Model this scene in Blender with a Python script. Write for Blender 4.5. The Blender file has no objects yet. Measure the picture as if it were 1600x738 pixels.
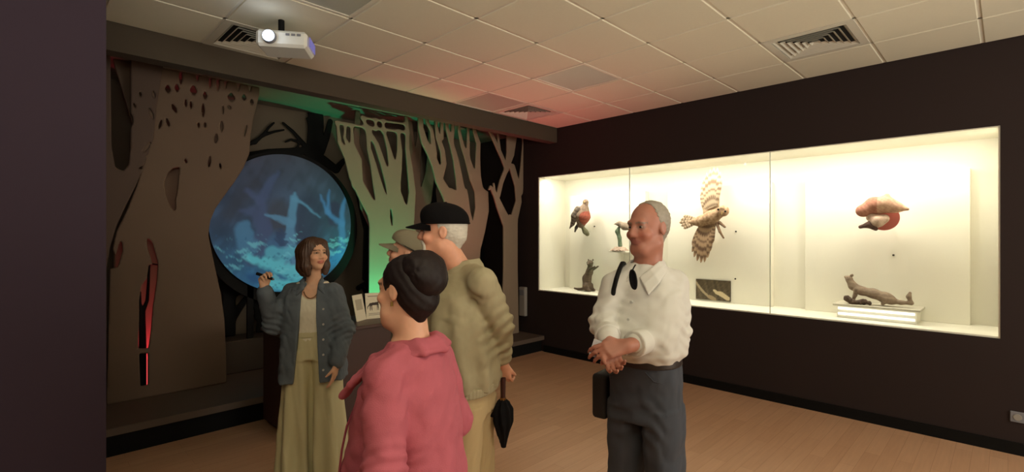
import bpy, math, random
import numpy as np
from mathutils import Vector, Matrix
random.seed(7); np.random.seed(7)
SC = bpy.context.scene
COL = SC.collection
R = math.radians

# ------------------------------------------------------------------ camera, world, lights, exposure
CAM_H = 1.62; FPX = 775.0
cam_d = bpy.data.cameras.new('camera'); cam_d.lens = 36 * FPX / 1600; cam_d.sensor_width = 36
cam_d.clip_start = .05
cam = bpy.data.objects.new('camera', cam_d); COL.objects.link(cam)
cam.location = (0, 0, CAM_H); cam.rotation_euler = (R(90), 0, R(-45))
SC.camera = cam
vs = SC.view_settings
vs.view_transform = 'Standard'; vs.look = 'None'; vs.gamma = 1; vs.use_curve_mapping = False
vs.exposure = 0.0
w = bpy.data.worlds.new('world'); SC.world = w; w.use_nodes = True
w.node_tree.nodes['Background'].inputs[0].default_value = (.55, .45, .42, 1)
w.node_tree.nodes['Background'].inputs[1].default_value = .004

def lamp(kind, name, loc, target, energy, color, **kw):
    d = bpy.data.lights.new(name, kind); d.energy = energy; d.color = color
    for k, v in kw.items(): setattr(d, k, v)
    o = bpy.data.objects.new(name, d); COL.objects.link(o); o.location = loc
    if target is not None:
        o.rotation_euler = (Vector(target) - Vector(loc)).to_track_quat('-Z', 'Y').to_euler()
    return o
WARM = (1.0, .92, .76)
# room: right wall plane x = RX, beam y = BY, platform front y = PY, back wall y = WY
RX, BY, PY, WY, CZ = 5.24, 4.37, 4.6, 5.95, 3.1
CY0, CY1, CZ0, CZ1, CXB = .04, 4.72, .845, 2.455, 5.84        # showcase opening and its back
# added fill light behind the camera, standing in for an assumed showcase
lamp('AREA', 'added_fill_light', (3.4, -2.85, 1.6), (2.8, 5, .3), 120, WARM, shape='RECTANGLE', size=3.4, size_y=1.5)
# unseen area light added behind the camera to brighten the ceiling
lamp('AREA', 'added_ceiling_wash', (-.4, -.85, 2.05), (-.15, -.62, 3.1), 125, WARM, shape='RECTANGLE', size=1.4, size_y=1.4)
# LED strip along the top of the showcase
_l = lamp('AREA', 'showcase_strip', (5.36, 2.38, 2.44), None, 46, WARM, shape='RECTANGLE', size=.08, size_y=4.5)
_l.rotation_euler = (0, R(-12), 0)
for yy, e in ((4.25, 10), (3.55, 8), (2.65, 11), (1.9, 8), (1.12, 12), (.45, 7)):
    lamp('SPOT', 'showcase_spot', (5.40, yy, 2.43), (5.72, yy, 1.7), e, WARM, spot_size=R(95), spot_blend=.8, shadow_soft_size=.012)
# coloured floods among the trees
GREEN = (.05, 1.0, .45); RED = (1.0, .06, .10)

# ------------------------------------------------------------------ materials
MATS = {}
def mat(name, col=(.5, .5, .5), rough=.6, metal=0, attr=False, noise=0, nscale=20, bump=0, bscale=200, emit=None, es=0, spec=.5, sss=0):
    if name in MATS: return MATS[name]
    m = bpy.data.materials.new(name); m.use_nodes = True
    nt = m.node_tree; b = nt.nodes['Principled BSDF']
    b.inputs['Roughness'].default_value = rough; b.inputs['Metallic'].default_value = metal
    b.inputs['Specular IOR Level'].default_value = spec
    b.inputs['Base Color'].default_value = (*col, 1)
    src = None
    if attr:
        a = nt.nodes.new('ShaderNodeAttribute'); a.attribute_name = 'Col'; src = a.outputs['Color']
        nt.links.new(src, b.inputs['Base Color'])
    tc = nt.nodes.new('ShaderNodeTexCoord')
    if noise:
        n = nt.nodes.new('ShaderNodeTexNoise'); n.inputs['Scale'].default_value = nscale; n.inputs['Detail'].default_value = 5
        nt.links.new(tc.outputs['Object'], n.inputs['Vector'])
        mr = nt.nodes.new('ShaderNodeMapRange'); mr.inputs[3].default_value = 1 - noise; mr.inputs[4].default_value = 1 + noise
        nt.links.new(n.outputs['Fac'], mr.inputs[0])
        mx = nt.nodes.new('ShaderNodeMix'); mx.data_type = 'RGBA'; mx.blend_type = 'MULTIPLY'; mx.inputs[0].default_value = 1
        mx.inputs[6].default_value = (*col, 1)
        if src: nt.links.new(src, mx.inputs[6])
        nt.links.new(mr.outputs[0], mx.inputs[7]); nt.links.new(mx.outputs[2], b.inputs['Base Color'])
    if bump:
        n2 = nt.nodes.new('ShaderNodeTexNoise'); n2.inputs['Scale'].default_value = bscale; n2.inputs['Detail'].default_value = 3
        nt.links.new(tc.outputs['Object'], n2.inputs['Vector'])
        bp = nt.nodes.new('ShaderNodeBump'); bp.inputs['Strength'].default_value = bump; bp.inputs['Distance'].default_value = .004
        nt.links.new(n2.outputs['Fac'], bp.inputs['Height']); nt.links.new(bp.outputs[0], b.inputs['Normal'])
    if emit:
        b.inputs['Emission Color'].default_value = (*emit, 1); b.inputs['Emission Strength'].default_value = es
        if emit == 'attr': pass
    if sss:
        b.inputs['Subsurface Weight'].default_value = sss; b.inputs['Subsurface Radius'].default_value = (.01, .004, .002)
    MATS[name] = m
    return m

def srgb(r, g, b):
    f = lambda c: (c / 255 / 12.92) if c / 255 <= .04045 else ((c / 255 + .055) / 1.055) ** 2.4
    return (f(r), f(g), f(b))

# ------------------------------------------------------------------ object helpers
def put(name, me, m=None, parent=None, loc=None, kind=None):
    o = bpy.data.objects.new(name, me); COL.objects.link(o)
    if m is not None and not me.materials: me.materials.append(m)
    if parent is not None: o.parent = parent
    if loc is not None: o.location = loc
    if kind: o['kind'] = kind
    return o
def tag(o, label, cat, group=None):
    o['label'] = label; o['category'] = cat
    if group: o['group'] = group
    return o
def thing(name, loc=(0, 0, 0), rz=0):
    o = bpy.data.objects.new(name, None); COL.objects.link(o); o.location = loc; o.rotation_euler = (0, 0, rz)
    o.empty_display_size = .1
    return o
def mesh_np(verts, faces, name='mesh', smooth=False, cols=None):
    """verts (n,3); faces (m,4) quads or list of polygons"""
    me = bpy.data.meshes.new(name)
    verts = np.asarray(verts, dtype=np.float32)
    if isinstance(faces, np.ndarray):
        n, k = faces.shape
        me.vertices.add(len(verts)); me.vertices.foreach_set('co', verts.ravel())
        me.loops.add(n * k); me.loops.foreach_set('vertex_index', faces.astype(np.int32).ravel())
        me.polygons.add(n)
        me.polygons.foreach_set('loop_start', np.arange(0, n * k, k, dtype=np.int32))
        me.update(calc_edges=True)
        me.validate()
    else:
        me.from_pydata([tuple(map(float, v)) for v in verts], [], faces); me.update()
    if smooth: me.polygons.foreach_set('use_smooth', np.ones(len(me.polygons), dtype=bool))
    if cols is not None:
        a = me.color_attributes.new('Col', 'FLOAT_COLOR', 'POINT')
        c = np.ones((len(me.vertices), 4), dtype=np.float32); c[:, :3] = cols
        a.data.foreach_set('color', c.ravel())
    return me

class MB:
    def __init__(s): s.v = []; s.f = []
    def box(s, lo, hi, M=None, bev=0):
        x0, y0, z0 = lo; x1, y1, z1 = hi
        i = len(s.v)
        if bev <= 0:
            p = [(x, y, z) for z in (z0, z1) for y in (y0, y1) for x in (x0, x1)]
            f = [(0, 2, 3, 1), (4, 5, 7, 6), (0, 1, 5, 4), (2, 6, 7, 3), (0, 4, 6, 2), (1, 3, 7, 5)]
        else:   # chamfered box
            p = []; b = bev
            idx = {}
            for sx in (0, 1):
                for sy in (0, 1):
                    for sz in (0, 1):
                        X = (x0, x1)[sx]; Y = (y0, y1)[sy]; Z = (z0, z1)[sz]
                        dx = b if sx == 0 else -b; dy = b if sy == 0 else -b; dz = b if sz == 0 else -b
                        for a, q in enumerate(((X, Y + dy, Z + dz), (X + dx, Y, Z + dz), (X + dx, Y + dy, Z))):
                            idx[(sx, sy, sz, a)] = len(p); p.append(q)
            f = []
            for sgn in (0, 1):
                f.append([idx[(sgn, a, c, 0)] for a, c in ((0, 0), (1, 0), (1, 1), (0, 1))])
                f.append([idx[(a, sgn, c, 1)] for a, c in ((0, 0), (1, 0), (1, 1), (0, 1))])
                f.append([idx[(a, c, sgn, 2)] for a, c in ((0, 0), (1, 0), (1, 1), (0, 1))])
            for a in (0, 1):
                for c in (0, 1):
                    f.append([idx[(0, a, c, 1)], idx[(1, a, c, 1)], idx[(1, a, c, 2)], idx[(0, a, c, 2)]])
                    f.append([idx[(a, 0, c, 0)], idx[(a, 1, c, 0)], idx[(a, 1, c, 2)], idx[(a, 0, c, 2)]])
                    f.append([idx[(a, c, 0, 0)], idx[(a, c, 1, 0)], idx[(a, c, 1, 1)], idx[(a, c, 0, 1)]])
                    for e in (0, 1): f.append([idx[(a, c, e, 0)], idx[(a, c, e, 1)], idx[(a, c, e, 2)]])
            cen = Vector(((x0 + x1) / 2, (y0 + y1) / 2, (z0 + z1) / 2)); g = []
            for q in f:
                a, b_, c = (Vector(p[k]) for k in q[:3]); n = (b_ - a).cross(c - a)
                mid = sum((Vector(p[k]) for k in q), Vector()) / len(q)
                g.append(q if n.dot(mid - cen) > 0 else q[::-1])
            f = g
        for q in p: s.v.append(tuple(M @ Vector(q)) if M else q)
        s.f += [tuple(i + k for k in q) for q in f]
        return s
    def cyl(s, a, b, r0, r1=None, n=16, cap=True):
        a = Vector(a); b = Vector(b); r1 = r0 if r1 is None else r1
        z = (b - a).normalized(); x = z.orthogonal().normalized(); y = z.cross(x)
        i = len(s.v)
        for c, r in ((a, r0), (b, r1)):
            for k in range(n):
                t = 2 * math.pi * k / n
                s.v.append(tuple(c + (x * math.cos(t) + y * math.sin(t)) * r))
        for k in range(n):
            k2 = (k + 1) % n; s.f.append((i + k, i + k2, i + n + k2, i + n + k))
        if cap:
            s.f.append(tuple(i + k for k in range(n))[::-1]); s.f.append(tuple(i + n + k for k in range(n)))
        return s
    def tube(s, pts, r, n=8):
        pts = [Vector(p) for p in pts]; i = len(s.v); up = None
        rs = r if isinstance(r, (list, tuple)) else [r] * len(pts)
        for j, p in enumerate(pts):
            d = (pts[min(j + 1, len(pts) - 1)] - pts[max(j - 1, 0)]).normalized()
            x = d.orthogonal().normalized() if up is None else (up - d * up.dot(d)).normalized()
            up = x; y = d.cross(x)
            for k in range(n):
                t = 2 * math.pi * k / n; s.v.append(tuple(p + (x * math.cos(t) + y * math.sin(t)) * rs[j]))
        for j in range(len(pts) - 1):
            for k in range(n):
                k2 = (k + 1) % n
                s.f.append((i + j * n + k, i + j * n + k2, i + (j + 1) * n + k2, i + (j + 1) * n + k))
        s.f.append(tuple(i + k for k in range(n))[::-1]); e = i + (len(pts) - 1) * n
        s.f.append(tuple(e + k for k in range(n)))
        return s
    def build(s, name, m, parent=None, smooth=False, kind=None, loc=None):
        me = mesh_np(s.v, s.f, name)
        if smooth:
            me.polygons.foreach_set('use_smooth', np.ones(len(me.polygons), dtype=bool))
            me.set_sharp_from_angle(angle=R(35))
        return put(name, me, m, parent, loc, kind)

def ray(u, v):      # pixel -> direction, unit depth along the view axis
    c = .70710678 / FPX
    return Vector((c * (FPX + u - 800), c * (FPX - u + 800), (369 - v) / FPX))
def at_depth(u, v, d): return Vector((0, 0, CAM_H)) + ray(u, v) * d
def on_y(u, v, Y): r = ray(u, v); return Vector((0, 0, CAM_H)) + r * (Y / r.y)
def on_x(u, v, X): r = ray(u, v); return Vector((0, 0, CAM_H)) + r * (X / r.x)

# ------------------------------------------------------------------ implicit surfaces -> meshes (surface nets)
class Field:
    def __init__(s, lo, hi, h):
        s.lo = np.array(lo, float); s.h = h
        s.n = (np.ceil((np.array(hi) - s.lo) / h).astype(int) + 1)
        s.ax = [s.lo[i] + h * np.arange(s.n[i]) for i in range(3)]
        s.d = np.full(tuple(s.n), 1.0, dtype=np.float32)
    def sl(s, lo, hi, pad):
        r = []
        for i in range(3):
            a = int(np.floor((lo[i] - pad - s.lo[i]) / s.h)); b = int(np.ceil((hi[i] + pad - s.lo[i]) / s.h)) + 1
            r.append(slice(max(a, 0), max(min(b, s.n[i]), 0)))
        return tuple(r)
    def pts(s, sl):
        return (s.ax[0][sl[0]].astype(np.float32)[:, None, None], s.ax[1][sl[1]].astype(np.float32)[None, :, None], s.ax[2][sl[2]].astype(np.float32)[None, None, :])
    def op(s, fn, lo, hi, k=.01, mode='u', pad=None):
        sl = s.sl(lo, hi, (k + 2.5 * s.h) if pad is None else pad)
        if any(q.stop <= q.start for q in sl): return s
        x, y, z = s.pts(sl); p = fn(x, y, z); d = s.d[sl]
        if mode == 'u':
            if k > 0:
                hh = np.maximum(k - np.abs(d - p), 0) / k; s.d[sl] = np.minimum(d, p) - hh * hh * k * .25
            else: s.d[sl] = np.minimum(d, p)
        else:
            q = -p
            if k > 0:
                hh = np.maximum(k - np.abs(d - q), 0) / k; s.d[sl] = np.maximum(d, q) + hh * hh * k * .25
            else: s.d[sl] = np.maximum(d, q)
        return s
    def cone(s, a, b, ra, rb, k=.01, mode='u'):
        a = np.array(a, float); b = np.array(b, float); ab = b - a; L = max(float(ab @ ab), 1e-9)
        def fn(x, y, z):
            t = np.clip(((x - a[0]) * ab[0] + (y - a[1]) * ab[1] + (z - a[2]) * ab[2]) / L, 0, 1)
            return np.sqrt((x - a[0] - t * ab[0]) ** 2 + (y - a[1] - t * ab[1]) ** 2 + (z - a[2] - t * ab[2]) ** 2) - (ra + (rb - ra) * t)
        r = max(ra, rb); return s.op(fn, np.minimum(a, b) - r, np.maximum(a, b) + r, k, mode)
    def chain(s, pts, k=.01, mode='u'):
        for (a, ra), (b, rb) in zip(pts[:-1], pts[1:]): s.cone(a, b, ra, rb, k, mode)
        return s
    def ell(s, c, r, M=None, k=.01, mode='u'):
        c = np.array(c, float); r = np.array(r, float); M = np.eye(3) if M is None else np.array(M)
        def fn(x, y, z):
            dx, dy, dz = x - c[0], y - c[1], z - c[2]
            l = [(M[0, i] * dx + M[1, i] * dy + M[2, i] * dz) for i in range(3)]
            k0 = np.sqrt(sum((l[i] / r[i]) ** 2 for i in range(3))); k1 = np.sqrt(sum((l[i] / r[i] ** 2) ** 2 for i in range(3))) + 1e-6
            return k0 * (k0 - 1) / k1
        e = np.sqrt((M ** 2) @ (r ** 2)); return s.op(fn, c - e, c + e, k, mode)
    def loft(s, st, k=.01, mode='u', p=2.3, fold=None):
        """st: (z, cx, cy, a, b) stations, ascending z"""
        st = np.array(st, float); zz = st[:, 0]
        def fn(x, y, z):
            zf = np.clip(z, zz[0], zz[-1])
            # smooth interpolation
            i = np.clip(np.searchsorted(zz, zf.ravel()) - 1, 0, len(zz) - 2).reshape(zf.shape)
            t = (zf - zz[i]) / (zz[i + 1] - zz[i]); t = t * t * (3 - 2 * t) * .5 + t * .5
            cx, cy, a, b = ((st[i, c] * (1 - t) + st[i + 1, c] * t).astype(np.float32) for c in (1, 2, 3, 4))
            q = (np.abs((x - cx) / a) ** p + np.abs((y - cy) / b) ** p) ** (1 / p)
            d = (q - 1) * np.minimum(a, b)
            if fold is not None: d = d + fold(x, y, z)
            return np.maximum(d, np.maximum(zz[0] - z, z - zz[-1]))
        lo = (np.min(st[:, 1] - st[:, 3]), np.min(st[:, 2] - st[:, 4]), zz[0]); hi = (np.max(st[:, 1] + st[:, 3]), np.max(st[:, 2] + st[:, 4]), zz[-1])
        return s.op(fn, np.array(lo) - .02, np.array(hi) + .02, k, mode)
    def disp(s, fn):
        band = np.nonzero(np.abs(s.d) < .04)
        x, y, z = (s.ax[i][band[i]] for i in range(3))
        s.d[band] += fn(x, y, z).astype(np.float32); return s
    def mesh(s, colfn=None, relax=1):
        d = s.d
        for ax in range(3):     # close at the border
            idx = [slice(None)] * 3
            for e in (0, -1): idx[ax] = e; d[tuple(idx)] = np.maximum(d[tuple(idx)], s.h * .5)
        neg = d < 0; nx, ny, nz = d.shape
        cnt = np.zeros((nx - 1, ny - 1, nz - 1), np.int8)
        for i in (0, 1):
            for j in (0, 1):
                for k in (0, 1): cnt += neg[i:nx - 1 + i, j:ny - 1 + j, k:nz - 1 + k]
        I, J, K = np.nonzero((cnt > 0) & (cnt < 8))
        vid = np.full(cnt.shape, -1, np.int32); vid[I, J, K] = np.arange(len(I))
        acc = np.zeros((len(I), 3)); num = np.zeros(len(I))
        cs = [(i, j, k) for i in (0, 1) for j in (0, 1) for k in (0, 1)]
        val = {c: d[I + c[0], J + c[1], K + c[2]].astype(float) for c in cs}
        for c in cs:
            for ax in range(3):
                if c[ax] == 0:
                    e = list(c); e[ax] = 1; e = tuple(e); a, b = val[c], val[e]
                    m = (a < 0) != (b < 0); t = np.where(m, a / np.where(m, a - b, 1), 0)
                    for q in range(3): acc[:, q] += np.where(m, c[q] + (t if q == ax else 0), 0)
                    num += m
        V = acc / num[:, None] + np.stack([I, J, K], 1)
        V = V * s.h + s.lo
        Q = []
        for ax in range(3):
            a1, a2 = (ax + 1) % 3, (ax + 2) % 3
            s0 = [slice(None)] * 3; s1 = [slice(None)] * 3; s0[ax] = slice(0, -1); s1[ax] = slice(1, None)
            n0 = neg[tuple(s0)]; n1 = neg[tuple(s1)]
            E = np.array(np.nonzero(n0 != n1)); ok = (E[a1] > 0) & (E[a2] > 0) & (E[a1] < d.shape[a1] - 1) & (E[a2] < d.shape[a2] - 1)
            E = E[:, ok]; inside0 = n0[tuple(E)]
            def cell(o1, o2):
                c = E.copy(); c[a1] -= o1; c[a2] -= o2; return vid[tuple(c)]
            q = np.stack([cell(1, 1), cell(0, 1), cell(0, 0), cell(1, 0)], 1)
            q[~inside0] = q[~inside0][:, ::-1]; Q.append(q)
        Q = np.concatenate(Q)
        for _ in range(relax):      # light smoothing removes grid stepping
            S = np.zeros_like(V); n = np.zeros(len(V))
            for a in range(4):
                for b in (1, 3):
                    np.add.at(S, Q[:, a], V[Q[:, (a + b) % 4]]); np.add.at(n, Q[:, a], 1)
            V = V * .5 + .5 * S / np.maximum(n, 1)[:, None]
        cols = colfn(V) if colfn else None
        return mesh_np(V, Q, smooth=True, cols=cols)

def rotm(yaw=0, pitch=0, roll=0):      # columns = local axes
    return np.array(Matrix.Rotation(yaw, 3, 'Z') @ Matrix.Rotation(pitch, 3, 'X') @ Matrix.Rotation(roll, 3, 'Y'))

def vnoise(x, y, z, s=1.0, seed=0):
    """cheap smooth pseudo noise, roughly -1..1"""
    r = np.random.RandomState(seed); o = 0
    for k in range(5):
        v = r.normal(size=3) * s * (1 + .45 * k); ph = r.uniform(0, 6.28)
        o = o + np.sin(x * v[0] + y * v[1] + z * v[2] + ph + 1.3 * np.sin(x * v[1] * .6 + z * v[0] * .7 + ph * 2)) / (1 + .35 * k)
    return o / 2.6

# ------------------------------------------------------------------ flat cut-outs from a 2-D field
def poly_sd(px, pz, P):
    P = np.array(P, float); d = np.full(px.shape, 1e9); s = np.ones(px.shape)
    for i in range(len(P)):
        a = P[i]; b = P[i - 1]; e = b - a; w0 = px - a[0]; w1 = pz - a[1]
        t = np.clip((w0 * e[0] + w1 * e[1]) / max(e @ e, 1e-12), 0, 1)
        d = np.minimum(d, (w0 - e[0] * t) ** 2 + (w1 - e[1] * t) ** 2)
        c1 = pz >= a[1]; c2 = pz < b[1]; c3 = e[0] * w1 > e[1] * w0
        s = np.where((c1 & c2 & c3) | (~c1 & ~c2 & ~c3), -s, s)
    return s * np.sqrt(d)
def stroke_sd(px, pz, pts):
    o = np.full(px.shape, 1e9)
    for (x0, z0, r0), (x1, z1, r1) in zip(pts[:-1], pts[1:]):
        ex, ez = x1 - x0, z1 - z0; t = np.clip(((px - x0) * ex + (pz - z0) * ez) / max(ex * ex + ez * ez, 1e-12), 0, 1)
        o = np.minimum(o, np.hypot(px - x0 - ex * t, pz - z0 - ez * t) - (r0 + (r1 - r0) * t))
    return o
def smin(a, b, k):
    h = np.maximum(k - np.abs(a - b), 0) / k; return np.minimum(a, b) - h * h * k * .25
def plate(name, Y, solids, holes, m, thick=.024, h=.011, k=.03, zmin=None, zmax=None, parent=None, loc=None):
    """solids/holes: ('poly', [(u,v)..]) or ('str', [(u,v,rpx)..]) traced on the plane y = Y"""
    def cv(item):
        t, P = item; out = []
        for p in P:
            q = on_y(p[0], p[1], Y)
            if t == 'str': out.append((q.x, q.z, p[2] * Y / (FPX * ray(p[0], p[1]).y)))
            else: out.append((q.x, q.z))
        return t, out
    S = [cv(i) for i in solids]; Hs = [cv(i) for i in holes]
    ax = [p[0] for _, P in S for p in P]; az = [p[1] for _, P in S for p in P]
    x0, x1, z0, z1 = min(ax) - .15, max(ax) + .15, min(az) - .15, max(az) + .15
    nx, nz = int((x1 - x0) / h) + 2, int((z1 - z0) / h) + 2
    gx = x0 + h * np.arange(nx); gz = z0 + h * np.arange(nz)
    X, Z = np.meshgrid(gx, gz, indexing='ij'); D = None
    for t, P in S:
        e = poly_sd(X, Z, P) if t == 'poly' else stroke_sd(X, Z, P)
        D = e if D is None else smin(D, e, k)
    for t, P in Hs:
        e = poly_sd(X, Z, P) if t == 'poly' else stroke_sd(X, Z, P)
        D = np.maximum(D, -e)
    if zmin is not None: D = np.maximum(D, zmin - Z)
    if zmax is not None: D = np.maximum(D, Z - zmax)
    D = np.maximum(D, np.maximum(x0 + .04 - X, X - x1 + .04))
    neg = D < 0
    c4 = [(0, 0), (1, 0), (1, 1), (0, 1)]
    cnt = sum(neg[a:nx - 1 + a, b:nz - 1 + b].astype(int) for a, b in c4)
    I, J = np.nonzero(cnt > 0); vid = np.full(cnt.shape, -1); vid[I, J] = np.arange(len(I))
    acc = np.zeros((len(I), 2)); num = np.zeros(len(I))
    for q in range(4):
        a, b = c4[q], c4[(q + 1) % 4]; da = D[I + a[0], J + a[1]]; db = D[I + b[0], J + b[1]]
        mk = (da < 0) != (db < 0); t = np.where(mk, da / np.where(mk, da - db, 1), 0)
        for ax_ in range(2): acc[:, ax_] += np.where(mk, a[ax_] + t * (b[ax_] - a[ax_]), 0)
        num += mk
    P2 = np.where(num[:, None] > 0, acc / np.maximum(num, 1)[:, None], .5) + np.stack([I, J], 1)
    P2 = P2 * h + np.array([x0, z0])
    gi, gj = np.nonzero(neg[1:-1, 1:-1]); gi += 1; gj += 1
    F = np.stack([vid[gi - 1, gj - 1], vid[gi, gj - 1], vid[gi, gj], vid[gi - 1, gj]], 1)
    n = len(P2); th = thick / 2
    V = np.zeros((2 * n, 3)); V[:n, 0] = P2[:, 0]; V[n:, 0] = P2[:, 0]; V[:n, 2] = P2[:, 1]; V[n:, 2] = P2[:, 1]; V[:n, 1] = Y - th; V[n:, 1] = Y + th
    E = np.concatenate([F[:, [a, (a + 1) % 4]] for a in range(4)]); key = E[:, 0].astype(np.int64) * n + E[:, 1]; rk = E[:, 1].astype(np.int64) * n + E[:, 0]
    bd = E[~np.isin(key, rk)]
    side = np.stack([bd[:, 1], bd[:, 0], bd[:, 0] + n, bd[:, 1] + n], 1)
    FF = np.concatenate([F, F[:, ::-1] + n, side])
    if loc is not None: V = V - np.array(loc)
    me = mesh_np(V, FF, name)
    return put(name, me, m, parent, loc)
# ================================================================== STRUCTURE
XL, YF = -2.6, -3.0
def struct(name, mb, m, **k):
    o = mb.build(name, m); o['kind'] = 'structure'; return o
M_wall = mat('wall_dark_brown', srgb(34, 19, 18), .85, noise=.08, nscale=3, bump=.1, bscale=300)
M_pil = mat('wall_purple', srgb(40, 25, 42), .85, noise=.06, nscale=4)
M_black = mat('black_paint', srgb(10, 9, 9), .7, spec=.2)
M_white = mat('case_white', srgb(238, 234, 220), .6)
M_beam = mat('beam_brown', srgb(70, 60, 47), .8, noise=.05, nscale=4)
M_plat = mat('platform_top', srgb(92, 78, 68), .6, noise=.08, nscale=6)
M_back = mat('back_wall_beige', srgb(104, 92, 78), .85, noise=.05, nscale=3)

# floor : wood-look vinyl
mf = bpy.data.materials.new('floor_wood_vinyl'); mf.use_nodes = True; nt = mf.node_tree; b = nt.nodes['Principled BSDF']
tc = nt.nodes.new('ShaderNodeTexCoord'); mp = nt.nodes.new('ShaderNodeMapping'); mp.inputs['Rotation'].default_value = (0, 0, R(0))
nt.links.new(tc.outputs['Object'], mp.inputs[0])
br = nt.nodes.new('ShaderNodeTexBrick'); br.offset = .37; br.inputs['Scale'].default_value = 1
br.inputs['Brick Width'].default_value = .9; br.inputs['Row Height'].default_value = .095; br.inputs['Mortar Size'].default_value = .0012
br.inputs['Color1'].default_value = (*srgb(198, 156, 124), 1); br.inputs['Color2'].default_value = (*srgb(188, 146, 114), 1); br.inputs['Mortar'].default_value = (*srgb(164, 124, 94), 1)
nt.links.new(mp.outputs[0], br.inputs['Vector'])
mp2 = nt.nodes.new('ShaderNodeMapping'); mp2.inputs['Scale'].default_value = (1.5, 22, 1); nt.links.new(tc.outputs['Object'], mp2.inputs[0])
nz = nt.nodes.new('ShaderNodeTexNoise'); nz.inputs['Scale'].default_value = 2.2; nz.inputs['Detail'].default_value = 6; nt.links.new(mp2.outputs[0], nz.inputs['Vector'])
mr = nt.nodes.new('ShaderNodeMapRange'); mr.inputs[3].default_value = .86; mr.inputs[4].default_value = 1.14; nt.links.new(nz.outputs['Fac'], mr.inputs[0])
mx = nt.nodes.new('ShaderNodeMix'); mx.data_type = 'RGBA'; mx.blend_type = 'MULTIPLY'; mx.inputs[0].default_value = 1
nt.links.new(br.outputs['Color'], mx.inputs[6]); nt.links.new(mr.outputs[0], mx.inputs[7]); nt.links.new(mx.outputs[2], b.inputs['Base Color'])
b.inputs['Roughness'].default_value = .42
struct('floor', MB().box((XL - .2, YF - .2, -.1), (RX + .9, WY + .1, 0)), mf)

# right wall with the showcase opening
q = MB()
q.box((RX, YF, 0), (RX + .9, CY0, CZ + .1)); q.box((RX, CY1, 0), (RX + .9, WY, CZ + .1))
q.box((RX, CY0, 0), (RX + .9, CY1, CZ0)); q.box((RX, CY0, CZ1), (RX + .9, CY1, CZ + .1))
struct('wall_right', q, M_wall)
struct('baseboard_right', MB().box((RX - .015, YF, 0), (RX, PY, .09)), M_black)
struct('wall_back', MB().box((XL, WY, 0), (RX + .9, WY + .1, CZ + .1)), M_back)
struct('wall_left', MB().box((XL, 2.5, 0), (.25, WY, CZ)), M_pil)
struct('wall_front', MB().box((XL, YF - .1, 0), (RX + .9, YF, CZ + .1)), M_wall)
struct('wall_side', MB().box((XL - .1, YF, 0), (XL, 2.5, CZ + .1)), M_wall)
struct('platform', MB().box((.25, PY, .165), (RX, WY, .22)), M_plat)
struct('platform_plinth', MB().box((.25, PY + .05, 0), (RX, WY, .165)), M_black)
struct('platform_back_step', MB().box((.25, 5.56, .22), (RX, WY, .55), bev=.008), mat('step_dark', srgb(70, 60, 52), .7))
struct('ceiling_beam', MB().box((.25, BY, CZ - .2), (RX, BY + .14, CZ)), M_beam)
struct('ceiling_recess', MB().box((.25, BY + .14, CZ), (RX, WY, CZ + .05)), mat('recess_paint', srgb(120, 116, 104), .8))

# suspended ceiling: tiles, bars, light panels, vents
T = .605; X0 = 1.61 - 7 * T; Y0 = BY - 12 * T
M_tile = mat('ceiling_tile', srgb(222, 219, 200), .85, noise=.03, nscale=60, bump=.15, bscale=400)
M_bar = mat('ceiling_bar', srgb(225, 222, 208), .5)
M_pan = mat('light_panel_off', srgb(186, 188, 176), .35)
ceil = struct('ceiling', MB().box((XL, YF, CZ + .03), (RX, BY, CZ + .08)), mat('void_dark', srgb(60, 56, 50), .9))
tm = MB().box((-T / 2 + .010, -T / 2 + .010, -.004), (T / 2 - .010, T / 2 - .010, .02), bev=.004)
tile_me = mesh_np(tm.v, tm.f, 'ceiling_tile'); tile_me.materials.append(M_tile)
VENTS = {(6, 11): 0, (11, 6): 1, (11, 11): 2}
vent_cells = {(6, 11), (11, 5), (11, 11)}
PANELS = {(10, 9), (10, 11), (6, 9), (8, 8), (8, 6), (10, 6)}
vent_pos = []
for i in range(13):
    for j in range(12):
        c = (X0 + (i + .5) * T, Y0 + (j + .5) * T, CZ)
        if c[0] < .2 and c[1] > 2.5: continue
        if (i, j) in ((6, 11), (11, 11)) or (i == 11 and abs(c[1] - 1.04) < .25): vent_pos.append(c); continue
        if (i, j) in ((10, 9), (10, 11), (6, 9)): continue
        put('ceiling_tile', tile_me, None, ceil, c)
for i in range(14):
    x = X0 + i * T
    if x > RX - .02: continue
    MB().box((x - .012, YF, CZ + .002), (x + .012, BY, CZ + .03)).build('ceiling_bar', M_bar, ceil)
for j in range(13):
    y = Y0 + j * T
    if y > BY - .02 or y < YF: continue
    MB().box((XL, y - .012, CZ + .002), (RX, y + .012, CZ + .03)).build('ceiling_bar', M_bar, ceil)
def light_panel(i, j, lab):
    t = thing('ceiling_light_panel', (X0 + (i + .5) * T, Y0 + (j + .5) * T, CZ))
    tag(t, lab, 'light panel', 'unlit ceiling light panels')
    f = MB(); a, b_ = T / 2 - .008, T / 2 - .03
    f.box((-a, -a, -.003), (a, -b_, .015)); f.box((-a, b_, -.003), (a, a, .015)); f.box((-a, -b_, -.003), (-b_, b_, .015)); f.box((b_, -b_, -.003), (a, b_, .015))
    f.build('frame', M_bar, t); MB().box((-b_, -b_, .001), (b_, b_, .012)).build('diffuser', M_pan, t)
light_panel(10, 9, 'unlit grey square ceiling light panel in the open middle of the ceiling')
light_panel(10, 11, 'unlit grey square ceiling light panel against the beam beside a vent')
light_panel(6, 9, 'unlit grey square ceiling light panel at the top edge behind the projector')
M_vent = mat('vent_white', srgb(205, 203, 190), .5); M_vd = mat('vent_dark', srgb(22, 22, 20), .9)
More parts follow.
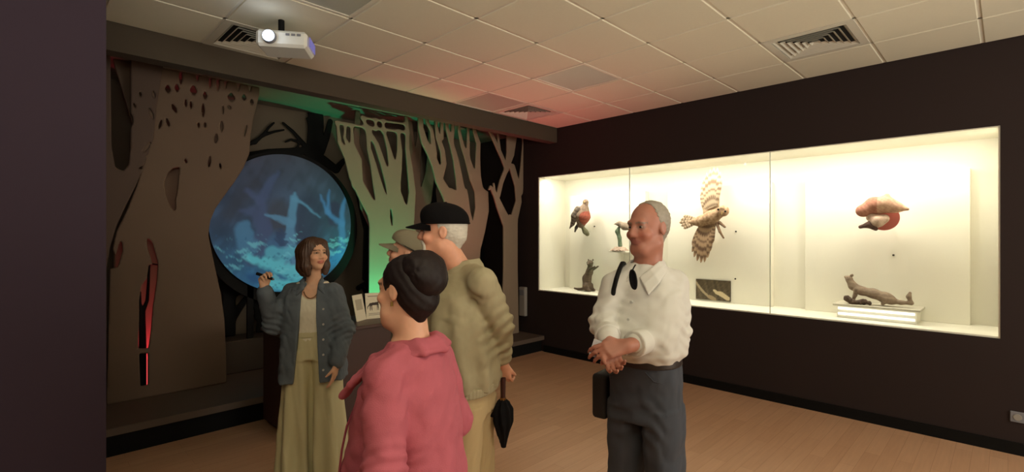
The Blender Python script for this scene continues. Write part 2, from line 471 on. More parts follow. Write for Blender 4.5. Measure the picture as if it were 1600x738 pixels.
vlab = {0: 'square slatted ceiling vent beside the projector', 1: 'square slatted ceiling vent above the large white showcase', 2: 'square slatted ceiling vent next to the far end of the beam'}
for c in vent_pos:
    which = 0 if c[0] < 2 else (1 if c[1] < 2 else 2)
    t = thing('ceiling_vent', c); tag(t, vlab[which], 'vent', 'square ceiling vents')
    f = MB(); a, b_ = T / 2 - .006, T / 2 - .06
    f.box((-a, -a, -.004), (a, -b_, .012)); f.box((-a, b_, -.004), (a, a, .012)); f.box((-a, -b_, -.004), (-b_, b_, .012)); f.box((b_, -b_, -.004), (a, b_, .012))
    f.build('frame', M_vent, t)
    MB().box((-b_, -b_, .018), (b_, b_, .026)).build('duct', M_vd, t)
    for k in range(6):      # nested square louvre blades, each tilted outwards
        ro = b_ * (1 - k / 6) - .004; ri = ro - .020
        v = []; z0, z1 = -.002, .017
        for (r_, z) in ((ro, z0), (ri, z1), (ri - .003, z1), (ro - .003, z0)):
            v += [(-r_, -r_, z), (r_, -r_, z), (r_, r_, z), (-r_, r_, z)]
        fc = []
        for s in range(4):
            s2 = (s + 1) % 4
            for a_, b2 in ((0, 1), (1, 2), (2, 3), (3, 0)): fc.append((a_ * 4 + s, a_ * 4 + s2, b2 * 4 + s2, b2 * 4 + s))
        put('louvre', mesh_np(v, fc, 'louvre'), M_vent, t)

# ------------------------------------------------------------------ showcase
M_glass = bpy.data.materials.new('pane_glass'); M_glass.use_nodes = True; nt = M_glass.node_tree; nt.nodes.clear()
o_ = nt.nodes.new('ShaderNodeOutputMaterial'); tr = nt.nodes.new('ShaderNodeBsdfTransparent'); tr.inputs[0].default_value = (.97, .985, .975, 1)
gl = nt.nodes.new('ShaderNodeBsdfGlossy'); gl.inputs['Roughness'].default_value = .02
fr = nt.nodes.new('ShaderNodeFresnel'); fr.inputs[0].default_value = 1.3
ms = nt.nodes.new('ShaderNodeMixShader'); nt.links.new(fr.outputs[0], ms.inputs[0]); nt.links.new(tr.outputs[0], ms.inputs[1]); nt.links.new(gl.outputs[0], ms.inputs[2]); nt.links.new(ms.outputs[0], o_.inputs[0])
case = thing('showcase', (RX, (CY0 + CY1) / 2, CZ0)); tag(case, 'long brightly lit white showcase recessed into the dark wall', 'showcase')
OFF = Vector(case.location)
def cpart(name, lo, hi, m, bev=0, parent=case):
    q = MB().box(Vector(lo) - OFF, Vector(hi) - OFF, bev=bev); return q.build(name, m, case)
cpart('back_panel', (CXB, CY0, CZ0), (CXB + .03, CY1, CZ1), M_white)
cpart('side_panel', (RX + .01, CY1 - .012, CZ0), (CXB, CY1 - .001, CZ1), M_white)
cpart('side_panel', (RX + .01, CY0 + .001, CZ0), (CXB, CY0 + .012, CZ1), M_white)
cpart('case_floor', (RX + .01, CY0 + .012, CZ0 + .001), (CXB, CY1 - .012, CZ0 + .012), M_white)
cpart('case_ceiling', (RX + .01, CY0 + .012, CZ1 - .008), (CXB, CY1 - .012, CZ1 - .001), M_white)
for a, b_ in ((CY0 + .012, 1.656), (1.660, 3.238), (3.242, CY1 - .012)): cpart('glass_pane', (RX + .012, a, CZ0 + .012), (RX + .020, b_, CZ1 - .008), M_glass)
for yy in (1.658, 3.24): cpart('pane_joint', (RX + .010, yy - .003, CZ0 + .012), (RX + .022, yy + .003, CZ1 - .008), mat('joint_clear', srgb(200, 204, 190), .3))
BX = CXB - .09
for u0, u1 in ((890, 1008), (1043, 1205), (1258, 1516)):
    y1 = on_x(u0, 369, BX).y; y0 = on_x(u1, 369, BX).y
    cpart('display_board', (BX, y0, CZ0 + .012), (CXB - .001, y1, 2.205), mat('board_white', srgb(244, 240, 226), .55), bev=.003)
for (u, v) in ((1150, 362), (1149, 436), (1396, 399), (929, 354)):
    p = on_x(u, v, BX) - OFF; MB().cyl(p, p + Vector((-.012, 0, 0)), .009, .007, 12).build('peg', M_black, case)

# small printed photograph on the middle board: a marten on a branch
def picture(name, w, h, n, paint, m, loc, rot):
    nx = n; nz = int(n * h / w); X, Z = np.meshgrid(np.linspace(-w / 2, w / 2, nx + 1), np.linspace(0, h, nz + 1), indexing='ij')
    V = np.stack([X.ravel(), np.zeros(X.size), Z.ravel()], 1); id_ = np.arange(X.size).reshape(X.shape)
    F = np.stack([id_[:-1, :-1].ravel(), id_[1:, :-1].ravel(), id_[1:, 1:].ravel(), id_[:-1, 1:].ravel()], 1)
    return V, F, paint(X.ravel() / w, Z.ravel() / h)
def paint_marten(x, z):
    c = np.tile(np.array(srgb(92, 80, 62)), (len(x), 1)); n = vnoise(x * 9, z * 6, 0, 2, 3)[:, None]
    c = c * (1 + .45 * n)
    br = stroke_sd(x, z * .6, [(-.5, .5, .03), (-.3, .25, .035), (-.1, .08, .03)]); c[br < 0] = srgb(176, 160, 130)
    br = stroke_sd(x, z * .6, [(-.1, .1, .05), (.0, .06, .06), (.05, .03, .05)]); c[br < 0] = srgb(170, 150, 118)
    body = np.minimum(stroke_sd(x, z * .6, [(.1, .24, .045), (.25, .2, .07), (.42, .09, .06)]), stroke_sd(x, z * .6, [(.08, .27, .045), (.04, .3, .03)]))
    c[body < 0] = srgb(214, 196, 160); return np.clip(c, 0, 1)
pu0, pu1 = on_x(1088, 436, BX), on_x(1142, 470, BX)
pw = pu0.y - pu1.y; ph = pu0.z - on_x(1088, 467, BX).z
V, F, C = picture('photo', pw, ph, 70, paint_marten, None, None, None)
V2 = np.stack([np.zeros(len(V)), -V[:, 0], V[:, 2]], 1)
t = thing('photo_print', (BX, (pu0.y + pu1.y) / 2, pu0.z - ph)); tag(t, 'small dark printed photo of a pale animal below the spread-winged owl', 'photo')
MB().box((-.010, -pw / 2, 0), (-.0005, pw / 2, ph)).build('backing', M_black, t)
put('print', mesh_np(V2 - np.array([.0115, 0, 0]), F, 'print', cols=C), mat('print', attr=True, rough=.4), t)

# ------------------------------------------------------------------ tree cut-outs
M_tr1 = mat('tree_board_brown', srgb(108, 88, 72), .75, noise=.08, nscale=2.5)
M_tr2 = mat('tree_board_beige', srgb(140, 122, 102), .75, noise=.08, nscale=2.5)
M_tr3 = mat('tree_board_dark', srgb(88, 70, 60), .75, noise=.08, nscale=2.5)
ZB, ZT = .22, CZ - .001
P, S = 'poly', 'str'
def tree(name, Y, solids, holes, m, label, zmin=ZB, **k):
    # origin at the base of the board
    u = sum(p[0] for p in solids[0][1]) / len(solids[0][1]); q = on_y(u, 500, Y)
    return tag(plate(name, Y, solids, holes, m, zmin=zmin, zmax=ZT, loc=(q.x, Y, zmin), **k), label, 'tree cutout', 'plywood forest trees')
# big tree behind the pillar corner (two overlapping boards)
slot = lambda u, v, du, dv, r: (S, [(u - du, v - dv, r * .5), (u, v, r), (u + du, v + dv, r * .4)])
tree('tree_cutout', 5.14, [(P, [(140, 60), (172, 60), (173, 150), (174, 230), (180, 262), (192, 268), (201, 258), (204, 230), (204, 60), (262, 60), (250, 130), (244, 170), (240, 215), (224, 262), (212, 290), (196, 322), (182, 352), (172, 385), (166, 420), (166, 700), (140, 700)])],
     [slot(204, 190, -1, 9, 3.6), slot(236, 178, 3, 8, 2.6), slot(210, 165, 1, 3, 2), slot(229, 230, -5, 7, 2.4), slot(231, 247, 3, 3, 2.4), slot(221, 262, -4, 2, 2), slot(219, 148, 1, 4, 2), slot(240, 148, 1, 5, 2)],
     M_tr3, 'dark tree-shaped board at the far left beside the purple wall')
hol = [(P, [(262, 270), (270, 263), (281, 261), (279, 280), (277, 300), (274, 312), (275, 326), (272, 331), (265, 322), (258, 304), (256, 286)]),
       (P, [(229, 371), (238, 380), (247, 412), (245, 440), (239, 480), (236, 515), (232, 545), (215, 545), (217, 500), (217, 470), (220, 448), (229, 436), (232, 414), (238, 413), (230, 388)]),
       (P, [(217, 552), (231, 552), (231, 602), (219, 604)])]
hol += [slot(u, v, a, b, r) for u, v, a, b, r in ((290, 252, 1, 3, 2.2), (327, 253, -1, 8, 2.3), (344, 260, 1, 5, 1.8), (337, 217, -1, 7, 3), (383, 205, -2, 9, 1.6), (272, 170, 3, 6, 3.2), (317, 173, 0, 10, 2.4), (310, 196, 0, 4, 2), (320, 196, 0, 4, 2),
    (346, 198, 0, 8, 2.6), (358, 168, 2, 2, 3), (348, 172, 0, 6, 1.8), (361, 153, 0, 5, 5.5), (381, 153, 0, 4, 3.5), (393, 160, 0, 4, 3), (302, 142, 0, 6, 5), (320, 150, 0, 5, 3.2), (262, 140, 0, 5, 4), (276, 138, 0, 5, 3.5), (290, 162, 0, 6, 2), (298, 165, 0, 6, 2), (340, 132, 0, 10, 2.5), (352, 130, 0, 9, 2), (372, 132, 0, 10, 2.5), (390, 134, 0, 9, 2.5), (328, 130, 0, 9, 2), (250, 195, -2, 7, 2), (262, 192, 2, 6, 2.4), (189, 344, 0, 1, 2), (282, 122, 0, 10, 2.5), (308, 118, 0, 9, 2.2))]
tree('tree_cutout', 5.28, [(P, [(166, 60), (412, 60), (404, 150), (396, 182), (391, 210), (389, 240), (380, 262), (366, 284), (350, 306), (336, 326), (328, 345), (325, 368), (331, 398), (338, 430), (345, 462), (350, 500), (353, 560), (354, 640), (166, 640), (172, 420), (184, 418), (192, 392), (190, 375), (186, 380), (180, 400), (176, 390), (182, 362), (200, 325), (214, 290), (222, 262), (215, 220)])], hol,
     M_tr1, 'huge brown tree board with red-lit slits left of the blue disc')
tree('tree_cutout', 5.5, [(P, [(238, 262), (290, 258), (292, 330), (262, 420), (258, 640), (176, 640), (178, 372), (224, 350)])], [], M_tr2, 'deep beige tree board seen red through the slits of the huge tree')
# thin dark sapling inside the slit
tree('sapling_cutout', 5.40, [(S, [(223, 640, 4.5), (223, 540, 4.5), (222, 490, 4)]), (S, [(222, 490, 3), (219, 474, 1.6), (219, 456, 1)]), (S, [(222, 490, 3), (230, 470, 2), (232, 440, 1.5), (233, 412, 1.3), (247, 414, 1)])], [], M_black,
     'thin dark sapling board standing inside the red slit', h=.007, k=.01)
# middle tree, green lit
tree('tree_cutout', 5.26, [(P, [(577, 340), (600, 318), (640, 330), (655, 380), (652, 470), (664, 640), (568, 640), (576, 470)]),
     (S, [(527, 193, 1.8), (530, 222, 3), (543, 246, 5.5), (553, 275, 8.5), (570, 308, 10), (590, 345, 11)]),
     (S, [(539, 196, 1.6), (538, 215, 2), (548, 240, 4), (555, 262, 6)]), (S, [(549, 199, 2), (550, 225, 3), (560, 250, 5), (561, 275, 5), (556, 288, 5)]),
     (S, [(566, 184, 1.8), (574, 202, 3), (576, 232, 3.2), (583, 258, 5), (590, 290, 8), (598, 322, 11), (604, 345, 14)]),
     (S, [(575, 203, 2.6), (588, 226, 4), (598, 256, 4.6), (608, 290, 6), (618, 330, 9)]),
     (S, [(600, 207, 2), (607, 232, 3.5), (612, 256, 6), (614, 290, 9), (624, 330, 14)]),
     (S, [(622, 206, 2), (624, 235, 4.5), (622, 262, 6), (618, 290, 8)]),
     (S, [(525, 191, 1.5), (572, 199, 1.5), (636, 207, 1.8)]), (S, [(566, 184, 1.5), (604, 190, 1.3), (634, 194, 1.3)]),
     (S, [(586, 188, 1.4), (587, 202, 1.4)]), (S, [(598, 189, 1.4), (599, 204, 1.4)]), (S, [(634, 180, 2.4), (636, 207, 3), (636, 232, 3.4), (640, 262, 5), (644, 300, 6), (640, 340, 8)])],
     [slot(611, 340, 1, 12, 2.6)], M_tr2, 'beige tree board lit green right of the blue disc', k=.05, h=.009)
tree('tree_cutout', 5.42, [(P, [(625, 330), (660, 300), (672, 330), (676, 400), (690, 640), (610, 640), (622, 420)]),
     (S, [(637, 150, 3), (641, 210, 5), (644, 250, 7), (646, 300, 12), (650, 340, 16)]), (S, [(654, 150, 3), (655, 215, 4), (651, 250, 6), (648, 290, 10)]),
     (S, [(672, 150, 3), (674, 230, 5), (672, 270, 8), (664, 310, 12)]), (S, [(560, 150, 2.5), (556, 225, 6), (568, 270, 12), (575, 320, 14), (600, 370, 16), (630, 420, 20)])],
     [slot(634, 300, 0, 12, 3), slot(637, 330, -4, 8, 2.6)], M_tr1, 'shaded tree board standing behind the green-lit tree')
# tree with the long slit behind the man in the black cap
tree('tree_cutout', 5.1, [(P, [(692, 300), (704, 294), (716, 300), (727, 296), (747, 290), (762, 300), (763, 330), (757, 362), (750, 390), (747, 430), (750, 640), (700, 640), (703, 430), (702, 350)]),
     (S, [(656, 150, 4), (657, 200, 4.5), (663, 222, 6), (672, 238, 7), (680, 258, 7), (686, 282, 7.5), (698, 304, 9), (712, 330, 14)]),
     (S, [(665, 150, 2), (667, 190, 2.5), (674, 205, 3), (676, 222, 4), (678, 240, 5)]), (S, [(681, 150, 2), (681, 196, 2.4), (684, 216, 4), (691, 236, 4.5), (693, 256, 5), (688, 272, 6)]), (S, [(690, 150, 2), (690, 216, 3)]),
     (S, [(694, 150, 2.5), (698, 200, 3), (705, 224, 4), (712, 250, 5.5), (717, 280, 7), (722, 315, 10)]), (S, [(707, 150, 2.5), (707, 205, 3), (705, 220, 3.5)]),
     (S, [(712, 150, 2), (717, 205, 2.5), (722, 228, 3.5), (729, 246, 5), (736, 268, 7), (746, 300, 10)]), (S, [(728, 150, 1.6), (731, 204, 1.8), (731, 230, 3), (730, 245, 4)]),
     (S, [(738, 150, 2.5), (741, 205, 3), (747, 224, 4), (746, 246, 4.5), (746, 275, 6), (748, 300, 9)])],
     [(P, [(721, 268), (729, 272), (735, 284), (741, 300), (742, 325), (738, 346), (734, 330), (731, 306), (727, 288)])], M_tr2, 'beige tree board with one long slit behind the black cap', k=.035, h=.009)
tree('tree_cutout', 5.02, [(P, [(786, 345), (796, 335), (808, 345), (808, 420), (812, 640), (780, 640), (786, 420)]),
     (S, [(764, 296, 1.4), (766, 292, 2), (774, 306, 4.5), (780, 322, 6.5), (790, 345, 9)]), (S, [(771, 287, 1.2), (772, 300, 2.5)]),
     (S, [(758, 180, 3), (766, 206, 3), (776, 228, 3.4), (785, 248, 3.6), (791, 264, 4)]), (S, [(774, 180, 1.6), (780, 232, 2)]),
     (S, [(791, 264, 4), (797, 240, 8), (800, 200, 12), (800, 170, 12)]), (S, [(791, 264, 4), (783, 284, 4), (778, 305, 4)]),
     (S, [(800, 262, 6), (808, 290, 6), (810, 315, 6), (802, 345, 8)]), (S, [(816, 180, 2.2), (818, 225, 2.6), (816, 260, 4), (812, 300, 6)]),
     (S, [(828, 190, 2), (828, 235, 2.4), (823, 262, 2)])],
     [], M_tr2, 'slim forked tree board at the far right beside the showcase', k=.02, h=.008)

# black silhouettes on the back wall
def sil(Y, strokes, label, zmin=.55):
    u = strokes[0][0][0]; q = on_y(u, 500, Y)
    return tag(plate('tree_silhouette', Y, [(S, s) for s in strokes], [], M_black, thick=.012, h=.012, k=.02, zmin=zmin, zmax=ZT, loc=(q.x, Y, zmin)), label, 'tree cutout', 'black tree silhouettes')
sil(5.90, [[(478, 600, 16), (488, 300, 14), (490, 245, 12), (494, 195, 12), (492, 150, 12)], [(488, 245, 5), (472, 222, 3), (458, 206, 2.4), (442, 192, 1.6)], [(474, 224, 2), (455, 218, 1.8), (446, 222, 1.2)], [(470, 220, 1.6), (462, 234, 1.2)], [(486, 215, 3), (484, 198, 2), (480, 185, 1.5)],
           [(500, 235, 8), (510, 215, 5), (516, 190, 4)], [(505, 250, 7), (525, 265, 6), (538, 250, 3)], [(398, 222, 3), (410, 212, 2.2), (428, 206, 1.8), (444, 203, 1.2)], [(410, 212, 2), (420, 199, 1.8), (428, 192, 1.4)], [(330, 260, 3), (370, 232, 3), (398, 222, 3)], [(330, 262, 4), (370, 246, 5), (420, 238, 5), (480, 236, 6)]],
    'black bare tree silhouette rising above the blue disc')
sil(5.86, [[(352, 620, 14), (356, 500, 11), (358, 470, 9), (360, 430, 12), (352, 380, 10)], [(358, 500, 9), (375, 480, 5), (388, 462, 4), (394, 440, 5)], [(392, 455, 5), (400, 480, 4), (410, 502, 8), (414, 530, 14), (414, 600, 14)], [(402, 495, 5), (408, 470, 3), (420, 455, 4)], [(350, 452, 5), (342, 440, 3)], [(360, 460, 8), (376, 450, 8), (396, 450, 8)]],
    'black crossed trunks silhouette at the lower left of the blue disc')
sil(5.88, [[(562, 620, 6), (566, 520, 5), (572, 470, 4), (576, 430, 3), (584, 400, 2.6), (578, 370, 2), (580, 350, 1.6)], [(560, 450, 4), (580, 437, 2), (600, 428, 1.4)], [(578, 400, 2), (574, 380, 1.5), (572, 350, 2.4), (566, 320, 3), (558, 290, 4), (548, 268, 4)], [(570, 435, 4), (573, 360, 5), (560, 300, 5)], [(566, 448, 2), (572, 462, 1.4)]],
    'black thin branches silhouette between blue disc and green tree')
sil(5.88, [[(748, 620, 5), (754, 440, 4.5), (756, 350, 4), (754, 300, 3)], [(755, 380, 2), (762, 350, 1.6), (764, 338, 1.2)], [(755, 430, 2.4), (761, 412, 1.6)]], 'black thin tree silhouette in the gap beside the slim forked tree')
sil(5.86, [[(692, 620, 9), (684, 400, 8), (676, 310, 7), (668, 240, 6), (664, 180, 5)], [(676, 300, 4), (684, 270, 4), (690, 240, 3)]], 'black trunk silhouette glimpsed above the black cap')

# blue disc (projection screen with a painted night forest)
dc = on_y(447, 349, 5.56); DR = .745
disc = thing('projection_disc', (dc.x, 5.56, dc.z - DR)); tag(disc, 'large round blue disc showing a moonlit forest between the trees', 'disc')
def paint_forest(x, z):     # x,z in -1..1
    n1 = vnoise(x, z, 0, 3.0, 1); n2 = vnoise(x, z, 0, 9.0, 2); n3 = vnoise(x, z, 0, 20, 5)
    top = np.array(srgb(54, 58, 72)); midc = np.array(srgb(54, 78, 106)); low = np.array(srgb(46, 108, 150))
    t = np.clip((z + 1) / 2, 0, 1)[:, None]
    c = np.where(t > .5, midc + (top - midc) * (t - .5) * 2, low + (midc - low) * t * 2)
    c = c * (1 + .26 * n1[:, None] + .20 * np.sign(n2)[:, None] * np.minimum(np.abs(n2) * 3, 1)[:, None] * .8)
    pt = np.clip(vnoise(x, z, 0, 6, 12) * 2 - .5, 0, 1)[:, None] * .55 * np.clip(z + .5, 0, 1)[:, None]; c = c * (1 - pt) + np.array(srgb(62, 60, 78)) * pt
    def lay(d, col, a, soft=.02):
        k = (np.clip(-d / soft + .5, 0, 1) * a)[:, None]; c[:] = c * (1 - k) + np.array(srgb(*col)) * k
    wx = x + .02 * n2; wz = z + .02 * n3
    st = lambda p: stroke_sd(wx, wz, p)
    lay(st([(-.75, .1, .1), (-.6, .35, .12), (-.45, .55, .1)]), (52, 60, 74), .6, .1)
    lay(st([(.35, .25, .2), (.3, -.2, .2)]), (40, 52, 78), .8, .15); lay(st([(-.1, .2, .15), (-.1, .05, .18)]), (58, 66, 78), .8, .12); lay(st([(.72, .25, .1), (.72, .05, .1)]), (46, 46, 78), .8, .06)
    for p in ([(-.45, -.5, .12), (-.3, -.1, .1), (-.45, .15, .06), (-.6, .15, .03)], [(-.28, -.1, .09), (-.35, .3, .06), (-.2, .6, .05), (-.12, .72, .02)], [(-.35, .3, .05), (-.55, .45, .03)]): lay(st(p), (66, 84, 120), .75, .05)
    for p in ([(.06, -.6, .1), (.06, -.2, .075), (.08, .1, .06), (.12, .38, .05), (.12, .44, .02)], [(.06, -.02, .06), (-.1, .08, .045), (-.28, .12, .02)], [(.12, .36, .03), (.3, .26, .02), (.5, .1, .012)]): lay(st(p), (86, 140, 176), .85, .035)
    for p in ([(.86, -.5, .06), (.84, -.05, .05), (.86, .3, .03), (.92, .45, .02)], [(.84, .0, .04), (.66, .12, .035), (.55, .3, .02), (.5, .44, .01)], [(.62, .16, .03), (.62, .4, .025), (.64, .52, .01)]): lay(st(p), (70, 122, 178), .8, .04)
    lay(st([(-.58, -.1, .1), (-.52, -.35, .13)]) + .03 * n2, (74, 128, 166), .8, .05)
    lay(st([(-.5, -.5, .04), (-.2, -.6, .1), (.1, -.72, .12), (.4, -.8, .1)]) + .05 * n2, (96, 200, 218), .9, .06)
    lay(st([(-.2, -.42, .1), (.05, -.45, .12), (.25, -.4, .06)]) + .06 * n2, (88, 178, 202), .8, .06)
    lay(st([(.5, -.6, .12), (.75, -.5, .1)]) + .07 * n2, (52, 128, 190), .8, .06)
    lay(st([(-.3, -.85, .08), (.2, -.95, .1)]) + .03 * n2, (92, 204, 220), .9, .06)
    lay(st([(-.5, -.75, .05), (-.35, -.85, .05)]) + .03 * n2, (34, 84, 134), .8, .06)
    lay(st([(-.1, -.2, .05), (-.02, -.28, .06)]) + .06 * n3, (44, 70, 104), .8, .03)
    lay(.55 - n3 + np.clip((z + .3) * 2, 0, 9), (120, 210, 224), .5, .3); lay(.6 - vnoise(x, z, 0, 26, 8) + np.clip((z + .35) * 2, 0, 9), (30, 88, 130), .5, .25)
    e = np.clip((np.hypot(x, z) - .93) / .07, 0, 1)[:, None]
    return np.clip(c, .002, 1)
NR, NS = 110, 220
rr = (np.arange(NR + 1) / NR)[:, None]; aa = (np.arange(NS) / NS * 2 * math.pi)[None, :]
px = (rr * np.cos(aa)).ravel(); pz = (rr * np.sin(aa)).ravel()
id_ = np.arange((NR + 1) * NS).reshape(NR + 1, NS); nx_ = np.roll(id_, -1, 1)
F = np.stack([id_[:-1].ravel(), id_[1:].ravel(), nx_[1:].ravel(), nx_[:-1].ravel()], 1)
mdisc = mat('projected_picture', attr=True, rough=.7)
nt = mdisc.node_tree; at = [n for n in nt.nodes if n.type == 'ATTRIBUTE'][0]; b = nt.nodes['Principled BSDF']
nt.links.new(at.outputs['Color'], b.inputs['Emission Color']); b.inputs['Emission Strength'].default_value = .36
hs = nt.nodes.new('ShaderNodeMix'); hs.data_type = 'RGBA'; hs.blend_type = 'MULTIPLY'; hs.inputs[0].default_value = 1; hs.inputs[7].default_value = (.6, .6, .6, 1)
nt.links.new(at.outputs['Color'], hs.inputs[6]); nt.links.new(hs.outputs[2], b.inputs['Base Color'])
put('picture', mesh_np(np.stack([px * DR, np.full(px.shape, -.0135), pz * DR + DR], 1), F, 'picture', cols=paint_forest(px, pz)), mdisc, disc)
MB().cyl((0, -.012, DR), (0, .012, DR), DR, DR, 96).build('screen_board', M_black, disc)
MB().cyl((.02, .03, DR - .045), (.02, .06, DR - .045), DR + .085, DR + .085, 96).build('black_backing', M_black, disc)
for sx in (-.35, .35): MB().box((sx - .03, .03, -.22 - (dc.z - DR - .55) + .22), (sx + .03, .06, .3)).build('support_post', M_black, disc)

# ------------------------------------------------------------------ counter with booklet, lamps, projector, wall items
cnt = thing('display_counter', (2.4, 4.28, 0)); tag(cnt, 'dark brown display counter standing behind the guide', 'counter')
M_cnt = mat('counter_brown', srgb(66, 42, 36), .55, noise=.06, nscale=5)
MB().box((-.88, -.25, .03), (.9, .30, .80), bev=.004).build('body', M_cnt, cnt)
MB().box((-.9, -.27, .80), (.92, .31, .83), bev=.004).build('top', mat('counter_top', srgb(72, 48, 40), .4), cnt)
MB().box((-.85, -.22, 0), (.87, .28, .03)).build('plinth', M_black, cnt)
bk = thing('booklet', (2.36, 4.26, .83), R(8)); tag(bk, 'open pale booklet with an animal drawing standing on the counter', 'booklet')
M_page = mat('page', srgb(222, 214, 190), .7)
def paint_page(x, z):
    c = np.tile(np.array(srgb(226, 216, 190)), (len(x), 1)); c *= (1 - .05 * vnoise(x * 20, z * 25, 0, 3, 4))[:, None]
    zz = z * 1.05; sd = lambda p: stroke_sd(x, zz, p)
    a = np.minimum.reduce([sd([(-.22, .58, .06), (0, .6, .055), (.22, .6, .065)]), sd([(.24, .62, .05), (.36, .72, .035), (.44, .7, .02)]), sd([(-.25, .58, .03), (-.38, .5, .02), (-.4, .4, .012)]),
        sd([(-.22, .58, .04), (-.24, .34, .018)]), sd([(-.14, .55, .03), (-.13, .34, .016)]), sd([(.22, .56, .035), (.2, .34, .016)]), sd([(.28, .56, .03), (.29, .34, .016)])])
    c[a < 0] = srgb(60, 48, 40)
    ln = (np.abs(x) < .36) & (((z > .86) & (z < .885)) | ((z > .13) & (z < .15)) | ((z > .19) & (z < .21)))
    c[ln] = srgb(150, 138, 120); return c
for sgn in (-1, 1):
    w_, h_ = .155, .245; V, F, C = picture('p', w_, h_, 60, paint_page, None, None, None)
    Mx = Matrix.Translation((sgn * .073, .02, 0)) @ Matrix.Rotation(R(-20) * sgn, 4, 'Z') @ Matrix.Rotation(R(-12), 4, 'X')
    pg = MB().box((-w_ / 2, .001, 0), (w_ / 2, .006, h_), Mx).build('cover', M_page, bk)
    if sgn == -1: C[:] = C * 0 + np.array(srgb(214, 204, 180)); C[(V[:, 2] > .1) & (V[:, 2] < .2) & (np.abs(V[:, 0]) < .05)] = srgb(170, 160, 138)
    put('page', mesh_np([tuple(Mx @ Vector(p)) for p in V], F, 'page', cols=C), mat('page_print', attr=True, rough=.7), bk)

def flood(loc, target, color, energy, label, size=70, soft=.03, glow=3):
    t = thing('flood_lamp', loc); tag(t, label, 'lamp', 'coloured flood lamps')
    d = (Vector(target) - Vector(loc)).normalized()
    MB().box((-.06, -.05, 0), (.06, .05, .012)).build('base', M_black, t)
    MB().cyl((0, 0, .012), (0, 0, .05), .012).build('stem', M_black, t)
    c = Vector((0, 0, .08)); MB().cyl(c - d * .05, c + d * .05, .042, .05, 20).build('housing', M_black, t, smooth=True)
    MB().cyl(c + d * .0505, c + d * .053, .044, .044, 20).build('lens', mat('lens_' + label[:5], (.02, .02, .02), emit=color, es=glow), t)
    l = lamp('SPOT', 'flood_light', Vector(loc) + c + d * .06, target, energy, color, spot_size=R(size), spot_blend=.9, shadow_soft_size=soft)
flood((2.92, 4.78, .22), (3.05, 5.3, 1.9), GREEN, 130, 'green flood lamp at the foot of the green-lit tree', 75)
flood((.98, 5.40, .22), (.86, 5.5, 1.05), RED, 40, 'red flood lamp hidden behind the huge slit tree', 75)
flood((2.35, 5.05, .22), (2.35, 5.25, 2.2), RED, 14, 'red flood lamp on the platform below the blue disc', 70)
flood((4.35, 4.72, .22), (4.05, 3.95, 3.1), RED, 105, 'red flood lamp at the right end of the platform', 85)
# little red glowing step light in the lowest slit
p = on_y(224, 578, 5.43); rl = thing('red_marker_light', (p.x, 5.43, .22)); tag(rl, 'small glowing red light low in the huge tree board', 'lamp')
MB().box((-.06, 0, 0), (.06, .05, .05), bev=.004).build('foot', M_black, rl)
MB().box((-.035, .0, .05), (.035, .05, .34), bev=.006).build('glowing_tube', mat('red_glow', (.3, .02, .03), emit=(1, .09, .10), es=.8), rl)

pj = thing('projector', at_depth(447, 70, 3.40) - Vector((0, 0, 0)), R(-35)); tag(pj, 'white projector with glowing lens hanging under the ceiling', 'projector')
M_pj = mat('projector_white', srgb(225, 226, 220), .4)
MB().box((-.16, -.12, -.055), (.16, .12, .055), bev=.018).build('body', M_pj, pj, smooth=True)
MB().cyl((-.07, -.125, 0), (-.07, -.150, 0), .045, .040, 28).build('lens_ring', mat('grey_plastic', srgb(120, 122, 130), .4), pj, smooth=True)
MB().cyl((-.07, -.151, 0), (-.07, -.153, 0), .036, .036, 28).build('lens', mat('lens_glow', (.1, .1, .1), emit=(.72, .85, 1), es=6), pj)
for k in range(6): MB().box((.171, -.09 + k * .03, -.035), (.174, -.075 + k * .03, .03)).build('vent_slot', mat('vent_blue', srgb(70, 70, 120), .5, emit=(.35, .32, .9), es=.35), pj)
MB().box((-.09, -.05, .055), (.03, .05, .075)).build('mount_plate', M_black, pj)
MB().cyl((-.03, 0, .075), (-.03, 0, CZ - pj.location.z), .02).build('mount_pole', M_black, pj)
for k in range(3): MB().box((.03 + k * .035, -.1305, .015), (.055 + k * .035, -.1295, .03)).build('front_button', mat('grey_plastic'), pj)
lamp('POINT', 'projector_glow', pj.matrix_basis @ Vector((-.07, -.19, 0)), None, .35, (.75, .85, 1), shadow_soft_size=.03)

wb = thing('wall_box', (RX, 4.98, .46)); tag(wb, 'small pale grey box on the wall beside the slim forked tree', 'wall box')
MB().box((-.06, -.06, 0), (-.001, .06, .42), bev=.008).build('body', mat('box_grey', srgb(150, 146, 140), .4), wb)
MB().box((-.064, -.045, .30), (-.06, .045, .38)).build('window', mat('grey_plastic'), wb)
ws = thing('wall_socket', (RX, -.05, .24)); tag(ws, 'small grey wall socket low at the right edge', 'socket')
MB().box((-.012, -.04, 0), (-.001, .04, .08), bev=.004).build('plate', mat('grey_plastic'), ws)
MB().cyl((-.0125, 0, .04), (-.016, 0, .04), .024, .022, 20).build('inset', mat('box_grey'), ws)
# ================================================================== PEOPLE
V3 = lambda *a: np.array(a, float)
def nrm(v): v = np.array(v, float); return v / max(np.linalg.norm(v), 1e-9)

